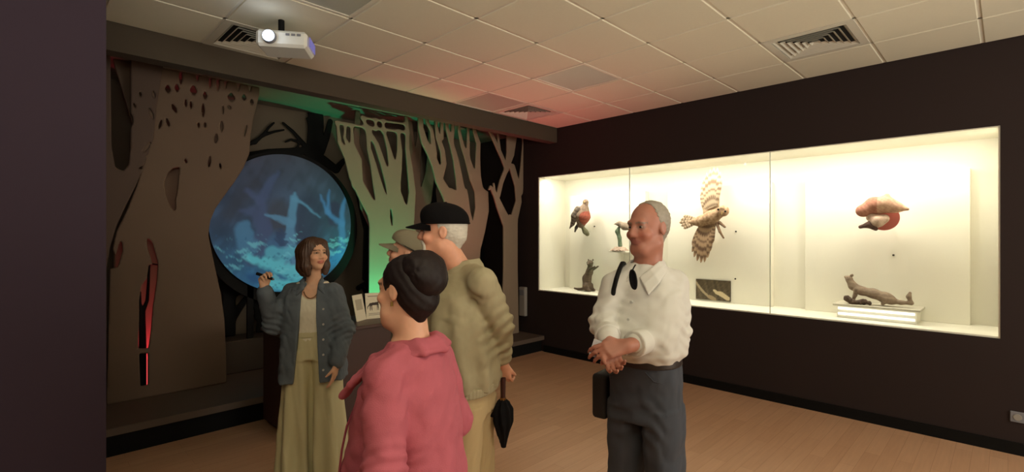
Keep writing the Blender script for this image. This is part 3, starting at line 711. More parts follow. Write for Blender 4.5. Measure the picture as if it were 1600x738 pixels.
def head_sdf(f, c, M, s=1.0, female=False, nose=1.0, jowl=0):
    """head in local axes (face towards -y), c = head centre, M = rotation columns"""
    c = np.array(c, float)
    g = lambda *p: c + M @ (np.array(p, float) * s)
    E = lambda p, r, k=.012, mode='u': f.ell(g(*p), np.array(r) * s, M, k * s, mode)
    C = lambda a, b, ra, rb, k=.01, mode='u': f.cone(g(*a), g(*b), ra * s, rb * s, k * s, mode)
    E((0, .014, .032), (.076, .096, .086)); E((0, -.022, -.034), (.060, .072, .082), .03)
    if female:
        C((0, -.058, -.098), (0, -.066, -.100), .022, .017, .03)
    else:
        C((-.018, -.064, -.100), (.018, -.064, -.100), .022, .022, .03); C((.048, .0, -.072), (.024, -.055, -.098), .020, .018, .03); C((-.048, .0, -.072), (-.024, -.055, -.098), .020, .018, .03)
    C((-.034, -.082, .026), (.034, -.082, .026), .011, .011, .02)
    for sx in (-1, 1):
        E((sx * .040, -.066, -.030), (.024, .022, .020), .02)
        E((sx * .031, -.098, .004), (.019, .017, .013), .012, 's')
        E((sx * .077, .014, -.004), (.009, .020, .032), .006)
        E((sx * .088, .010, .000), (.007, .010, .018), .006, 's')
        E((sx * .012, -.096, -.033), (.009, .010, .008), .008)
        E((sx * .031, -.073, .005), (.017, .012, .0135), .003)
        if jowl: E((sx * .042, -.04, -.085), (.028, .032, .026), .03)
    C((0, -.088, .016), (0, -.106 - .006 * (nose - 1), -.026), .009, .0125 * nose, .012)
    E((0, -.087, -.056), (.023, .012, .0065), .008); E((0, -.086, -.067), (.020, .012, .0070), .006)
    E((0, -.1045, -.0615), (.024, .010, .0020), .004, 's')
    return g

def hand_sdf(f, w, d, n, side, curl=(.5, .5, .5, .5), s=1.0, thumb=(.6, .3), spread=.06, kf=.004):
    """w wrist, d finger direction, n palm normal (the way the palm faces), side = direction of the thumb"""
    w = np.array(w, float); d = nrm(d); n = nrm(np.array(n) - d * np.dot(n, d)); sd = nrm(np.array(side) - d * np.dot(side, d) - n * np.dot(side, n))
    kn = []
    f.cone(w - d * .03 * s, w + d * .02 * s, .024 * s, .022 * s, .01)
    for i, (o, l) in enumerate(((.030, .090), (.010, .094), (-.010, .089), (-.028, .080))):
        k = w + d * l * s + sd * o * s; kn.append(k)
        f.cone(w + d * .012 * s + sd * o * .55 * s, k, .0155 * s, .0115 * s, .012)
    L = ((.043, .026, .021), (.047, .030, .023), (.043, .028, .022), (.034, .022, .019))
    for i in range(4):
        p = kn[i]; a = 0; fan = sd * (1.5 - i) * spread
        for j in range(3):
            a += curl[i] * (.75, 1.0, .7)[j]
            dr = nrm(nrm(d + fan) * math.cos(a) + n * math.sin(a)); q = p + dr * L[i][j] * s
            f.cone(p, q, (.0098, .0088, .0080)[j] * s, (.0088, .0080, .0068)[j] * s, kf); p = q
    p = w + d * .022 * s + sd * .020 * s; a = thumb[0]
    for j, l in enumerate((.042, .032, .026)):
        dr = nrm(d * math.cos(a) + sd * math.sin(a) + n * (.25 + thumb[1] * j)); q = p + dr * l * s
        f.cone(p, q, (.0150, .0108, .0094)[j] * s, (.0110, .0096, .0076)[j] * s, .008 if j == 0 else kf); p = q; a -= .25
    return kn

def skin_cols(g, M, c, s, skin, lip, brow, hair=None, blush=.12):
    skin = np.array(srgb(*skin)); lip = np.array(srgb(*lip)); brow = np.array(srgb(*brow))
    def fn(V):
        L = (V - c) @ M / s; x, y, z = L.T; col = np.tile(skin, (len(V), 1))
        col *= (1 + .05 * vnoise(V[:, 0], V[:, 1], V[:, 2], 60, 3))[:, None]
        front = y < -.03; hd = np.linalg.norm(L, axis=1) < .16
        def mixc(mask, cc): col[:] = np.where((mask * 1.0)[:, None] > 0, col * (1 - mask[:, None]) + cc * mask[:, None], col)
        sm = lambda d, w: np.clip(1 - d / w, 0, 1)
        red = skin * np.array([1.12, .80, .76])
        for sx in (-1, 1): mixc(sm(np.sqrt((x - sx * .04) ** 2 + (z + .03) ** 2), .03) * (front & hd) * blush * 4, red)
        mixc(sm(np.sqrt(x ** 2 + (z + .03) ** 2), .018) * (front & hd) * .4, red)
        mixc((np.clip(1.3 - np.sqrt((x / .025) ** 2 + ((z + .0615) / .0125) ** 2), 0, 1) / .3).clip(0, 1) * (front & hd) * .85, lip)
        for sx in (-1, 1):
            bz = .0265 - .10 * np.abs(np.abs(x) - .026)
            mixc(((np.abs(z - bz) < .0045) & (np.abs(x * sx - .031) < .021) & front & hd) * .8, brow)
            mixc(((np.sqrt(((x - sx * .031) / .018) ** 2 + ((z - .005) / .0105) ** 2) < 1) & (y < -.06) & hd) * .55, brow)
        return np.clip(col, 0, 1)
    return fn

def eyes(root, g, s, M, iris=(50, 36, 26)):
    for sx in (-1, 1):
        f = Field(g(sx * .031, -.0765, .0055) - .02 * s, g(sx * .031, -.0765, .0055) + .02 * s, .0016)
        c = g(sx * .031, -.0765, .0055); f.ell(c, V3(.0120, .0105, .0060) * s, M, 0)
        def cf(V):
            L = (V - c) @ M / s; r = np.hypot(L[:, 0], L[:, 2]); col = np.tile(np.array(srgb(158, 142, 130)), (len(V), 1))
            col[r < .0072] = srgb(*iris); col[r < .003] = srgb(10, 8, 8); return col
        put('eye', f.mesh(cf, 0), mat('eye', attr=True, rough=.15), root)

SKIN = mat('skin', attr=True, rough=.5, bump=.05, bscale=500, sss=.08)
class Person:
    def __init__(s, px, label, face):
        u, d = px; w = at_depth(u, 369, d); s.rz = R(face) + math.pi / 2; s.root = thing('person', (w.x, w.y, 0), s.rz); tag(s.root, label, 'person')
        s.Mi = (Matrix.Translation((w.x, w.y, 0)) @ Matrix.Rotation(s.rz, 4, 'Z')).inverted()
    def L(s, u, v, d): return np.array(s.Mi @ at_depth(u, v, d))
    def add(s, name, f, m, col=None, relax=1): return put(name, f.mesh(col, relax), m, s.root)
    def addmb(s, name, q, m, smooth=True): return q.build(name, m, s.root, smooth=smooth)

def shoes(p, ank, yaw, m, s=1.0):
    for a, y in zip(ank, yaw):
        M = rotm(R(y)); a = np.array(a); g = lambda *q: np.array([a[0], a[1], 0]) + M @ (np.array(q) * s)
        f = Field(g(0, -.06, 0) - V3(.2, .2, .01), g(0, -.06, 0) + V3(.2, .2, .16), .006)
        f.cone(g(0, .035, .045), g(0, -.08, .035), .042 * s, .044 * s, .02); f.cone(g(0, -.08, .035), g(0, -.15, .03), .044 * s, .032 * s, .02); f.cone(g(0, .02, .05), g(0, .015, .10), .042 * s, .042 * s, .03)
        f.op(lambda x, y_, z: z - .018 + 0 * x + 0 * y_, (-9, -9, -9), (9, 9, .018), 0, 's')
        sh = p.add('shoe', f, m)
        q = MB(); ring = []
        for k in range(20):
            t = k / 20 * 2 * math.pi; ring.append(g(.046 * math.cos(t) * (1 - .12 * math.sin(t)), -.055 + .125 * math.sin(t), 0))
        q.v = [tuple(r) for r in ring] + [(r[0], r[1], .022) for r in ring]; q.f = [tuple(range(20))[::-1], tuple(range(20, 40))] + [(k, (k + 1) % 20, 20 + (k + 1) % 20, 20 + k) for k in range(20)]
        q.build('sole', mat('sole_dark', srgb(40, 36, 34), .7), sh)

def wrinkle(amp, s, seed, zs=1.0):
    def fn(x, y, z):
        n = vnoise(x, y, z * zs, s, seed); m = vnoise(x + y * .4, y, z * zs * .6 + x * .5, s * 1.5, seed + 9)
        return amp * .7 * n - amp * 1.9 * (np.abs(m) - .35) + amp * .35 * vnoise(x, y, z * zs, s * 3.0, seed + 4)
    return fn
def elbow_folds(j, ax, amp=.005, freq=170, rad=.10):
    j = np.array(j); ax = nrm(ax)
    def fn(x, y, z):
        t = (x - j[0]) * ax[0] + (y - j[1]) * ax[1] + (z - j[2]) * ax[2]; r = np.sqrt((x - j[0]) ** 2 + (y - j[1]) ** 2 + (z - j[2]) ** 2)
        return amp * np.sin(t * freq + 3 * np.sin(x * 20 + y * 25)) * np.exp(-(r / rad) ** 2)
    return fn

def cuts(f, fn, k=.004):       # remove where fn < 0 over the whole grid
    sl = (slice(None),) * 3; x, y, z = f.pts(sl); q = -fn(x, y, z); d = f.d; f.d = np.maximum(d, q).astype(np.float32) if k == 0 else (np.maximum(d, q) + (np.maximum(k - np.abs(d - q), 0) / k) ** 2 * k * .25).astype(np.float32)

def collar(f, n0, inner, outer, r=.0055, n=34):
    I = np.array(inner, float); O = np.array(outer, float); t = np.linspace(0, len(I) - 1, n)
    for sx in (-1, 1):
        for k in t:
            a = np.array([np.interp(k, range(len(I)), I[:, c]) for c in range(3)]); b = np.array([np.interp(k, range(len(O)), O[:, c]) for c in range(3)])
            m = (a + b) / 2 + V3(0, 0, .004); S_ = V3(sx, 1, 1)
            f.cone(n0 + a * S_, n0 + m * S_, r, r, .004); f.cone(n0 + m * S_, n0 + b * S_, r, r * .8, .004)

# ------------------------------------------------------------------ 1. guide in denim overshirt and cream trousers
p = Person((480, 3.36), 'person in open denim overshirt and wide cream trousers raising one hand at the blue disc', 240)
d0 = 3.36
hc = p.L(491, 397, d0 - .02); hs = .90; HM = rotm(R(38), R(-3))
shR = p.L(456, 457, d0 + .02); elR = p.L(427, 508, d0 - .04); wrR = p.L(413, 452, d0 - .16)
shL = p.L(521, 457, d0); elL = p.L(539, 515, d0 - .02); wrL = p.L(526, 568, d0 - .10)
cx = (shR[0] + shL[0]) / 2; cy = (shR[1] + shL[1]) / 2
f = Field((-.5, -.45, 0), (.5, .4, 1.66), .005)
g = head_sdf(f, hc, HM, hs, True, .9)
f.cone((cx, cy + .01, 1.24), hc + V3(0, .015, -.075), .048, .046, .02)
f.loft([(.80, cx, cy, .15, .10), (.95, cx, cy, .13, .09), (1.1, cx, cy, .13, .09), (1.22, cx, cy, .15, .085), (1.29, cx, cy, .07, .05)], .03)
for a, b, c in ((shR, elR, wrR), (shL, elL, wrL)): f.chain([(a, .04), (b, .032), (c, .024)], .02)
for sx in (-1, 1): f.chain([((cx + sx * .08, cy, .84), .075), ((cx + sx * .09, cy - .01, .46), .05), ((cx + sx * .095, cy + .01, .08), .033), ((cx + sx * .1, cy - .10, .04), .028)], .03)
hand_sdf(f, wrR, (-.05, -.1, 1), HM @ V3(0, -1, 0), (1, -.3, 0), (1.0, 1.1, 1.2, 1.2), .86, (.4, .2))
hand_sdf(f, wrL, nrm(wrL - elL) + V3(0, 0, -.5), (-1, .3, 0), (0, -1, 0), (.25, .3, .35, .4), .86)
p.add('body', f, SKIN, skin_cols(g, HM, hc, hs, (226, 178, 146), (190, 100, 90), (84, 58, 42)))
eyes(p.root, g, hs, HM)
f = Field(hc - V3(.2, .2, .25), hc + V3(.2, .2, .2), .004)      # bob
gg = lambda *q: hc + HM @ (np.array(q, float) * hs)
f.ell(gg(0, .024, .036), V3(.090, .104, .094) * hs, HM, 0)
for sx in (-1, 1):
    f.chain([(gg(sx * .055, -.02, .07), .035), (gg(sx * .078, -.005, .0), .030), (gg(sx * .076, -.015, -.09), .030), (gg(sx * .07, -.03, -.145), .018)], .03)
    f.chain([(gg(sx * .05, .07, .02), .05), (gg(sx * .055, .06, -.10), .04), (gg(sx * .055, .05, -.14), .025)], .03)
f.cone(gg(0, .085, .0), gg(0, .07, -.13), .05, .035, .03)
f.ell(gg(0, -.085, -.035), V3(.058, .075, .092) * hs, HM, .012, 's')
f.disp(lambda x, y, z: .0022 * np.sin((np.arctan2(y - hc[1], x - hc[0])) * 34 + z * 12) + .002 * vnoise(x, y, z * .3, 70, 4))
p.add('hair', f, mat('hair_brown', srgb(74, 50, 36), .45, noise=.25, nscale=60))
# cream top
f = Field((-.3, -.3, .85), (.3, .3, 1.36), .006)
f.loft([(.86, cx, cy, .140, .105), (1.0, cx, cy, .138, .105), (1.12, cx, cy - .012, .145, .116), (1.2, cx, cy - .008, .15, .105), (1.27, cx, cy, .13, .07), (1.31, cx, cy, .10, .05)], .01)
f.op(lambda x, y, z: np.sqrt((x - cx) ** 2 + (y - cy + .10) ** 2 + (z - 1.31) ** 2 * .6) - .085, (cx - .1, cy - .2, 1.15), (cx + .1, cy, 1.5), .01, 's')
f.disp(wrinkle(.0018, 30, 2))
p.add('top', f, mat('cream_top', srgb(232, 226, 204), .8, bump=.15))
# denim overshirt
f = Field((-.55, -.5, .55), (.55, .45, 1.42), .006)
f.loft([(.655, cx + .005, cy - .005, .222, .150), (.80, cx, cy, .210, .148), (.95, cx, cy, .198, .142), (1.1, cx, cy - .005, .190, .138), (1.2, cx, cy, .182, .120), (1.27, cx, cy + .005, .150, .092), (1.315, cx, cy + .015, .085, .070)], .02,
       fold=lambda x, y, z: .006 * np.sin(np.arctan2(y - cy, x - cx) * 9 + z * 5) * np.clip((1.15 - z) * 2.5, 0, 1))
for a, b, c, s_ in ((shR, elR, wrR, .92), (shL, elL, wrL, .92)):
    f.chain([(a, .066), (b, .060), (b + (c - b) * s_, .052)], .035)
f.disp(wrinkle(.004, 16, 5)); f.disp(elbow_folds(elR, elR - shR, .006)); f.disp(elbow_folds(elL, elL - shL, .006))
opx = cx - .015
f.op(lambda x, y, z: np.maximum(np.abs(x - opx - .02 * (z - 1.0)) - np.interp(z, [.6, .9, 1.1, 1.2, 1.33], [.085, .062, .05, .045, .05]), y - cy + .05), (-.5, -.5, .5), (.5, .1, 1.5), .008, 's')
f.op(lambda x, y, z: np.sqrt((x - hc[0] * .5 - cx * .5) ** 2 + (y - cy - .0) ** 2) - .058 + 0 * z, (cx - .1, cy - .1, 1.25), (cx + .1, cy + .1, 1.5), .005, 's')
jk = p.add('overshirt', f, mat('denim_blue', srgb(98, 108, 118), .85, noise=.12, nscale=14, bump=.25, bscale=500))
f = Field((cx - .2, cy - .2, 1.2), (cx + .2, cy + .2, 1.42), .004)
for sx in (-1, 1):
    f.chain([((cx, cy + .068, 1.335), .013), ((cx + sx * .05, cy + .035, 1.335), .013), ((cx + sx * .062, cy - .025, 1.315), .013), ((cx + sx * .058, cy - .085, 1.275), .014), ((cx + sx * .085, cy - .10, 1.235), .008)], .012)
    f.cone((cx + sx * .055, cy - .06, 1.295), (cx + sx * .10, cy - .075, 1.262), .011, .006, .02)
put('collar', f.mesh(), MATS['denim_blue'], jk)
for k in range(5): 
    z = .74 + k * .1; MB().cyl((cx + .083, cy - .139, z), (cx + .083, cy - .146, z), .007, .007, 10).build('button', mat('button_pale', srgb(190, 190, 185), .4), jk)
q = MB().tube([(cx + .045 * math.sin(t), cy - .07 - .035 * (1 - abs(math.sin(t)) ) - .012, 1.265 - .055 * math.cos(t) ) for t in np.linspace(-1.35, 1.35, 15)], .003, 6)
p.addmb('necklace', q, mat('bronze', srgb(120, 92, 56), .35, .8))
# wide trousers
f = Field((-.4, -.35, .0), (.4, .35, 1.0), .007)
tf = lambda sx: (lambda x, y, z: .015 * np.sin(np.arctan2(y - cy, x - cx - sx * .1) * 7 + sx + z * 1.5) * np.clip((.85 - z) * 1.6, 0, 1))
f.loft([(.80, cx, cy, .165, .118), (.90, cx, cy, .150, .110), (.97, cx, cy, .140, .104)], .03)
for sx in (-1, 1): f.loft([(.012, cx + sx * .112, cy, .112, .150), (.30, cx + sx * .105, cy, .104, .128), (.60, cx + sx * .094, cy, .096, .115), (.86, cx + sx * .078, cy, .085, .108)], .02, fold=tf(sx))
f.disp(wrinkle(.004, 14, 11, .35))
tr_ = p.add('trousers', f, mat('cream_linen', srgb(206, 198, 158), .9, bump=.3, bscale=400))
f = Field((cx - .2, cy - .2, .93), (cx + .2, cy + .2, 1.0), .005); f.loft([(.945, cx, cy, .145, .109), (.985, cx, cy, .143, .107)], 0); put('waistband', f.mesh(), MATS['cream_linen'], tr_)
shoes(p, [(cx + sx * .105, cy - .02, 0) for sx in (-1, 1)], [-8, 8], mat('shoe_beige', srgb(150, 120, 96), .6), .92)
# pointer held in the raised hand
hp = wrR + V3(0, -.01, .085)
w1 = Vector(p.root.matrix_basis @ Vector(hp)); ptr = thing('laser_pointer', w1); tag(ptr, 'small black pointer in the raised hand before the blue disc', 'pointer')
ca = Vector((.7071, -.7071, -.35)).normalized()
MB().cyl(-ca * .05, ca * .06, .010, .009, 12).build('barrel', M_black, ptr, smooth=True); MB().cyl(ca * .06, ca * .068, .007, .006, 12).build('tip', mat('grey_plastic'), ptr)

# ------------------------------------------------------------------ 2. woman in the pink jacket, hair in a bun
p = Person((634, 1.72), 'person in pink jacket with dark hair pinned up in a bun, seen from behind', 116)
d0 = 1.72
hc = p.L(632, 452, d0); hs = .95; HM = rotm(R(-9), R(2))
base = p.L(640, 369, d0); cx, cy = base[0], base[1]
f = Field((-.45, -.5, 0), (.45, .45, 1.62), .005)
g = head_sdf(f, hc, HM, hs, True, 1.0, 1)
f.cone((cx, cy + .015, 1.20), hc + V3(0, .02, -.07), .062, .056, .03)
f.ell(hc + V3(0, -.035, -.115), (.045, .05, .03), None, .03)
f.loft([(.75, cx, cy, .14, .12), (1.0, cx, cy, .13, .11), (1.18, cx, cy, .12, .08), (1.26, cx, cy, .07, .05)], .03)
SH = {sx: V3(cx + sx * .165, cy + .01, 1.175) for sx in (-1, 1)}
EL = {sx: V3(cx + sx * .245, cy + .06, .90) for sx in (-1, 1)}
WR = {sx: V3(cx + sx * .17, cy - .13, .78) for sx in (-1, 1)}
for sx in (-1, 1):
    f.chain([(SH[sx], .040), (EL[sx], .036), (WR[sx], .026)], .02)
    hand_sdf(f, WR[sx], (-.7 * sx, -.7, -.1), (0, .5, -1), (0, -.3, 1), (.5, .55, .6, .6), .88)
    f.chain([((cx + sx * .085, cy, .80), .085), ((cx + sx * .09, cy - .01, .44), .055), ((cx + sx * .095, cy + .01, .08), .035), ((cx + sx * .1, cy - .10, .04), .03)], .03)
p.add('body', f, SKIN, skin_cols(g, HM, hc, hs, (222, 170, 142), (180, 90, 84), (40, 28, 24)))
eyes(p.root, g, hs, HM)
gg = lambda *q: hc + HM @ (np.array(q, float) * hs)
f = Field(hc - V3(.22, .22, .2), hc + V3(.22, .26, .26), .0042)
f.ell(gg(0, .026, .036), V3(.089, .102, .093) * hs, HM, 0)
f.ell(gg(0, .066, -.015), V3(.084, .066, .080) * hs, HM, .03)
f.cone(gg(0, .075, -.05), gg(0, .06, -.095), .05, .028, .03)
f.ell(gg(0, -.078, -.02), V3(.074, .070, .085) * hs, HM, .012, 's')
for sx in (-1, 1): f.ell(gg(sx * .095, .002, -.022), V3(.034, .040, .050) * hs, HM, .010, 's')
f.disp(lambda x, y, z: .0008 * np.sin((z - hc[2]) * 150 + (y - hc[1]) * 190) + .0012 * vnoise(x, y, z, 90, 3))
hr = p.add('hair', f, mat('hair_black', srgb(26, 16, 17), .6, noise=.2, nscale=50, spec=.3))
f = Field(hc - V3(.22, .22, .2), hc + V3(.22, .30, .26), .0042)
f.ell(gg(0, .085, .082), V3(.080, .074, .060) * hs, HM, 0); f.ell(gg(0, .115, .040), V3(.074, .060, .066) * hs, HM, .03)
bc = gg(0, .1, .07)
f.disp(lambda x, y, z: .0012 * np.sin(np.arctan2(z - bc[2], y - bc[1]) * 5 + (x - bc[0]) * 120) + .0015 * vnoise(x, y, z, 110, 3))
put('bun', f.mesh(), mat('hair_black'), hr)
for sx in (-1, 1): p.addmb('earring', MB().cyl(gg(sx * .080, .010, -.036), gg(sx * .081, .010, -.052), .004, .005, 8), mat('gold', srgb(190, 150, 80), .3, .9))
# blouse, trousers
f = Field((-.4, -.45, .6), (.4, .4, 1.3), .007)
f.loft([(.66, cx, cy - .03, .15, .195), (.85, cx, cy - .03, .15, .190), (1.02, cx, cy - .025, .14, .165), (1.14, cx, cy - .01, .13, .12), (1.22, cx, cy + .01, .09, .07)], .01); f.disp(wrinkle(.003, 18, 3))
p.add('blouse', f, mat('white_blouse', srgb(232, 218, 204), .8))
f = Field((-.4, -.35, .03), (.4, .35, .9), .009); f.loft([(.68, cx, cy, .19, .16), (.88, cx, cy, .175, .15)], .03)
for sx in (-1, 1): f.loft([(.05, cx + sx * .10, cy, .075, .085), (.45, cx + sx * .095, cy, .08, .095), (.78, cx + sx * .085, cy, .10, .13)], .02)
p.add('trousers', f, mat('dark_trousers', srgb(52, 46, 50), .85))
shoes(p, [(cx + sx * .1, cy - .02, 0) for sx in (-1, 1)], [-8, 8], mat('shoe_black', srgb(28, 26, 26), .5), .9)
# pink jacket
M_pink = mat('pink_corduroy', srgb(182, 92, 108), .85, noise=.10, nscale=10, bump=.3, bscale=350)
f = Field((-.5, -.5, .55), (.5, .45, 1.36), .006)
f.loft([(.60, cx, cy - .015, .190, .222), (.80, cx, cy - .02, .182, .212), (.98, cx, cy - .012, .174, .188), (1.10, cx, cy, .180, .155), (1.19, cx, cy + .012, .150, .118), (1.262, cx, cy + .022, .095, .082)], .03,
       fold=lambda x, y, z: .007 * np.sin(np.arctan2(y - cy, x - cx) * 10 + z * 4) * np.clip((1.0 - z) * 2.5, 0, 1))
for sx in (-1, 1): f.chain([(V3(cx, cy + .02, 1.24), .05), (SH[sx], .066)], .03), f.chain([(SH[sx], .068), (EL[sx], .064), (WR[sx] * .9 + EL[sx] * .1, .048)], .007)
f.disp(wrinkle(.0045, 14, 8)); f.disp(elbow_folds(EL[1], EL[1] - SH[1], .007)); f.disp(elbow_folds(SH[1] + V3(.01, 0, -.05), V3(.3, -.6, .7), .005, 110, .12))
f.op(lambda x, y, z: np.maximum(np.abs(x - cx) - np.interp(z, [.6, .9, 1.1, 1.25], [.045, .03, .025, .05]), y - cy + .06), (-.5, -.5, .5), (.5, .1, 1.5), .008, 's')
jk = p.add('jacket', f, M_pink)
f = Field((cx - .22, cy - .28, 1.05), (cx + .22, cy + .22, 1.36), .0045)
for sx in (-1, 1):
    f.chain([((cx, cy + .098, 1.262), .017), ((cx + sx * .066, cy + .066, 1.262), .018), ((cx + sx * .088, cy - .005, 1.245), .018), ((cx + sx * .082, cy - .085, 1.205), .017), ((cx + sx * .07, cy - .145, 1.145), .014), ((cx + sx * .085, cy - .178, 1.105), .008)], .014)
    o_ = [(0, .135, 1.238), (.085, .105, 1.240), (.128, .02, 1.225), (.138, -.07, 1.185), (.125, -.15, 1.125), (.105, -.20, 1.075)]; i_ = [(0, .098, 1.268), (.066, .066, 1.268), (.088, -.005, 1.250), (.082, -.085, 1.208), (.07, -.145, 1.145), (.09, -.185, 1.09)]
    for k_ in range(6): f.cone((cx + sx * o_[k_][0], cy + o_[k_][1], o_[k_][2]), (cx + sx * i_[k_][0], cy + i_[k_][1], i_[k_][2]), .008, .010, .012)
    f.chain([((cx + sx * a_, cy + b_, c_), .009) for a_, b_, c_ in o_], .012); f.chain([((cx + sx * (a_[0] + b_[0]) / 2, cy + (a_[1] + b_[1]) / 2, (a_[2] + b_[2]) / 2), .012) for a_, b_ in zip(o_, i_)], .016)
put('collar', f.mesh(), M_pink, jk)
for k in range(4):
    z = .70 + k * .105; yy = cy - np.interp(z, [.6, .8, .98, 1.1], [.22, .213, .182, .14]); MB().cyl((cx + .055, yy + .012, z), (cx + .056, yy - .008, z), .008, .008, 10).build('button', mat('button_dark', srgb(50, 24, 30), .4), jk)
MB().cyl((cx + .082, cy - .168, 1.118), (cx + .090, cy - .182, 1.116), .008, .006, 10).build('collar_snap', mat('chrome', (.8, .8, .8), .2, 1), jk)
# seam and breast-pocket welt, raised along the near side
q = MB().tube([(cx + .105, cy - .140, 1.06), (cx + .115, cy - .172, .98), (cx + .120, cy - .188, .90), (cx + .125, cy - .196, .82)], .004, 6); q.build('pocket_seam', mat('pink_seam', srgb(140, 56, 74), .8), jk, smooth=True)

# ------------------------------------------------------------------ 3. man with black cap, beige jacket, umbrella behind his back
p = Person((722, 2.40), 'person in beige jacket and black cap holding an umbrella behind the back', 118)
d0 = 2.40
hc = p.L(691, 362, d0 - .02); hs = 1.0; HM = rotm(R(17), R(0))
shN = p.L(752, 440, d0 - .14); elN = p.L(782, 505, d0 - .06); wrN = p.L(785, 566, d0 + .02)          # near (left) arm
shF = p.L(700, 432, d0 + .20); elF = p.L(745, 510, d0 + .26); wrF = p.L(770, 572, d0 + .10)
base = p.L(726, 369, d0); cx, cy = base[0], base[1]
nb = V3((shN[0] + shF[0]) / 2, (shN[1] + shF[1]) / 2, 1.45)
f = Field((-.5, -.45, 0), (.55, .55, 1.78), .005)
g = head_sdf(f, hc, HM, hs, False, 1.15)
f.cone(nb + V3(0, .0, -.03), hc + V3(0, .02, -.08), .062, .058, .03)
f.loft([(.92, cx, cy, .16, .12), (1.15, cx, cy, .16, .12), (1.35, cx * .5 + nb[0] * .5, cy * .5 + nb[1] * .5, .13, .08), (1.43, nb[0], nb[1], .09, .06)], .03)
for a, b, c in ((shN, elN, wrN), (shF, elF, wrF)): f.chain([(a, .042), (b, .038), (c, .027)], .02)
for sx in (-1, 1): f.chain([((cx + sx * .09, cy, .92), .075), ((cx + sx * .095, cy - .01, .5), .058), ((cx + sx * .1, cy + .01, .08), .036), ((cx + sx * .105, cy - .11, .04), .03)], .03)
hand_sdf(f, wrN, V3(*(wrN - elN)) * 2 + V3(-.05, .05, -.3), (-1, 0, .2), (-.1, 1, .2), (.85, .95, 1.0, 1.05), .92, (.5, .4))
hand_sdf(f, wrF, V3(.8, .2, -.5), (0, -1, 0), (.3, .2, 1), (.6, .6, .65, .7), .92)
p.add('body', f, SKIN, skin_cols(g, HM, hc, hs, (220, 160, 132), (176, 100, 90), (190, 184, 176), blush=.2))
eyes(p.root, g, hs, HM, (70, 80, 90))
gg = lambda *q: hc + HM @ (np.array(q, float) * hs)
M_wh = mat('hair_white', srgb(206, 200, 188), .6, noise=.15, nscale=80)
f = Field(hc - V3(.2, .2, .2), hc + V3(.2, .2, .2), .004)
f.ell(gg(0, .026, .026), V3(.082, .096, .090), HM, 0); f.cone(gg(0, .07, -.03), gg(0, .06, -.07), .045, .03, .03)
f.ell(gg(0, -.072, -.02), V3(.10, .092, .14), HM, .008, 's')
for sx in (-1, 1): f.ell(gg(sx * .085, .012, -.02), V3(.02, .028, .042), HM, .006, 's')
f.disp(lambda x, y, z: .0016 * vnoise(x, y, z, 160, 5)); p.add('hair', f, M_wh)
f = Field(hc - V3(.2, .2, .2), hc + V3(.2, .2, .2), .004)        # short beard and moustache
f.ell(gg(0, -.066, -.108), V3(.034, .032, .030), HM, 0); f.cone(gg(-.026, -.088, -.052), gg(.026, -.088, -.052), .008, .008, .008); f.cone(gg(0, -.096, -.049), gg(0, -.098, -.048), .009, .009, .008)
for sx in (-1, 1): f.chain([(gg(sx * .028, -.082, -.056), .009), (gg(sx * .033, -.074, -.085), .011), (gg(sx * .025, -.066, -.11), .014)], .01)
f.disp(lambda x, y, z: .0016 * vnoise(x, y, z, 170, 6)); p.add('beard', f, M_wh)
def cap(p, gg, HM, m, mband, big=1.0, tilt=0):
    f = Field(gg(0, 0, .06) - .25, gg(0, 0, .06) + .25, .0045)
    f.ell(gg(0, .016, .048), V3(.092, .112, .086) * big, HM, 0); f.ell(gg(0, -.03, .085), V3(.075, .07, .048) * big, HM, .03)
    n = HM @ V3(0, math.sin(tilt), math.cos(tilt)); o = gg(0, 0, .036)
    cuts(f, lambda x, y, z: (x - o[0]) * n[0] + (y - o[1]) * n[1] + (z - o[2]) * n[2], 0)
    hat = p.add('cap', f, m)
    V = []; Fc = []; NU, NV = 16, 6            # curved visor
    for top in (1, 0):
        for j in range(NV + 1):
            for i in range(NU + 1):
                a = (i / NU - .5) * 2; t = j / NV
                x = a * (.084 - .010 * t) * big; y0 = -.080 * math.sqrt(max(1 - (a * .93) ** 2, 0)) * big - .012; y = y0 - t * .078 * (1 - abs(a) ** 3) * big
                z = .040 - .016 * abs(a) ** 2 - .022 * t + (.0045 if top else 0) - tilt * .02
                V.append(gg(x, y, z))
    n1 = (NU + 1) * (NV + 1)
    for j in range(NV):
        for i in range(NU):
            k = j * (NU + 1) + i; Fc.append((k, k + NU + 1, k + NU + 2, k + 1)); Fc.append((n1 + k, n1 + k + 1, n1 + k + NU + 2, n1 + k + NU + 1))
    for i in range(NU):
        k = NV * (NU + 1) + i; Fc.append((k, n1 + k, n1 + k + 1, k + 1)); Fc.append((i, i + 1, n1 + i + 1, n1 + i))
    me = mesh_np(V, Fc, 'visor'); me.polygons.foreach_set('use_smooth', np.ones(len(me.polygons), dtype=bool)); me.set_sharp_from_angle(angle=R(50)); put('visor', me, m, hat)
    pts = []
    for k in range(33):
        t = k / 32 * 2 * math.pi; zl = .036 - math.tan(tilt) * .112 * math.sin(t) * 1.0
        pts.append(gg(.0915 * math.cos(t) * big, .016 + .1115 * math.sin(t) * big, zl + .004))
    MB().tube(pts, .0045, 6).build('band', mband, hat, smooth=True)
    MB().cyl(gg(0, .016, .134 * big), gg(0, .016, .138 * big), .008, .006, 10).build('top_button', m, hat)
    return hat
cap(p, gg, HM, mat('cap_black', srgb(13, 11, 13), .9, bump=.2, bscale=400, spec=.15), mat('cap_black'), 1.03)
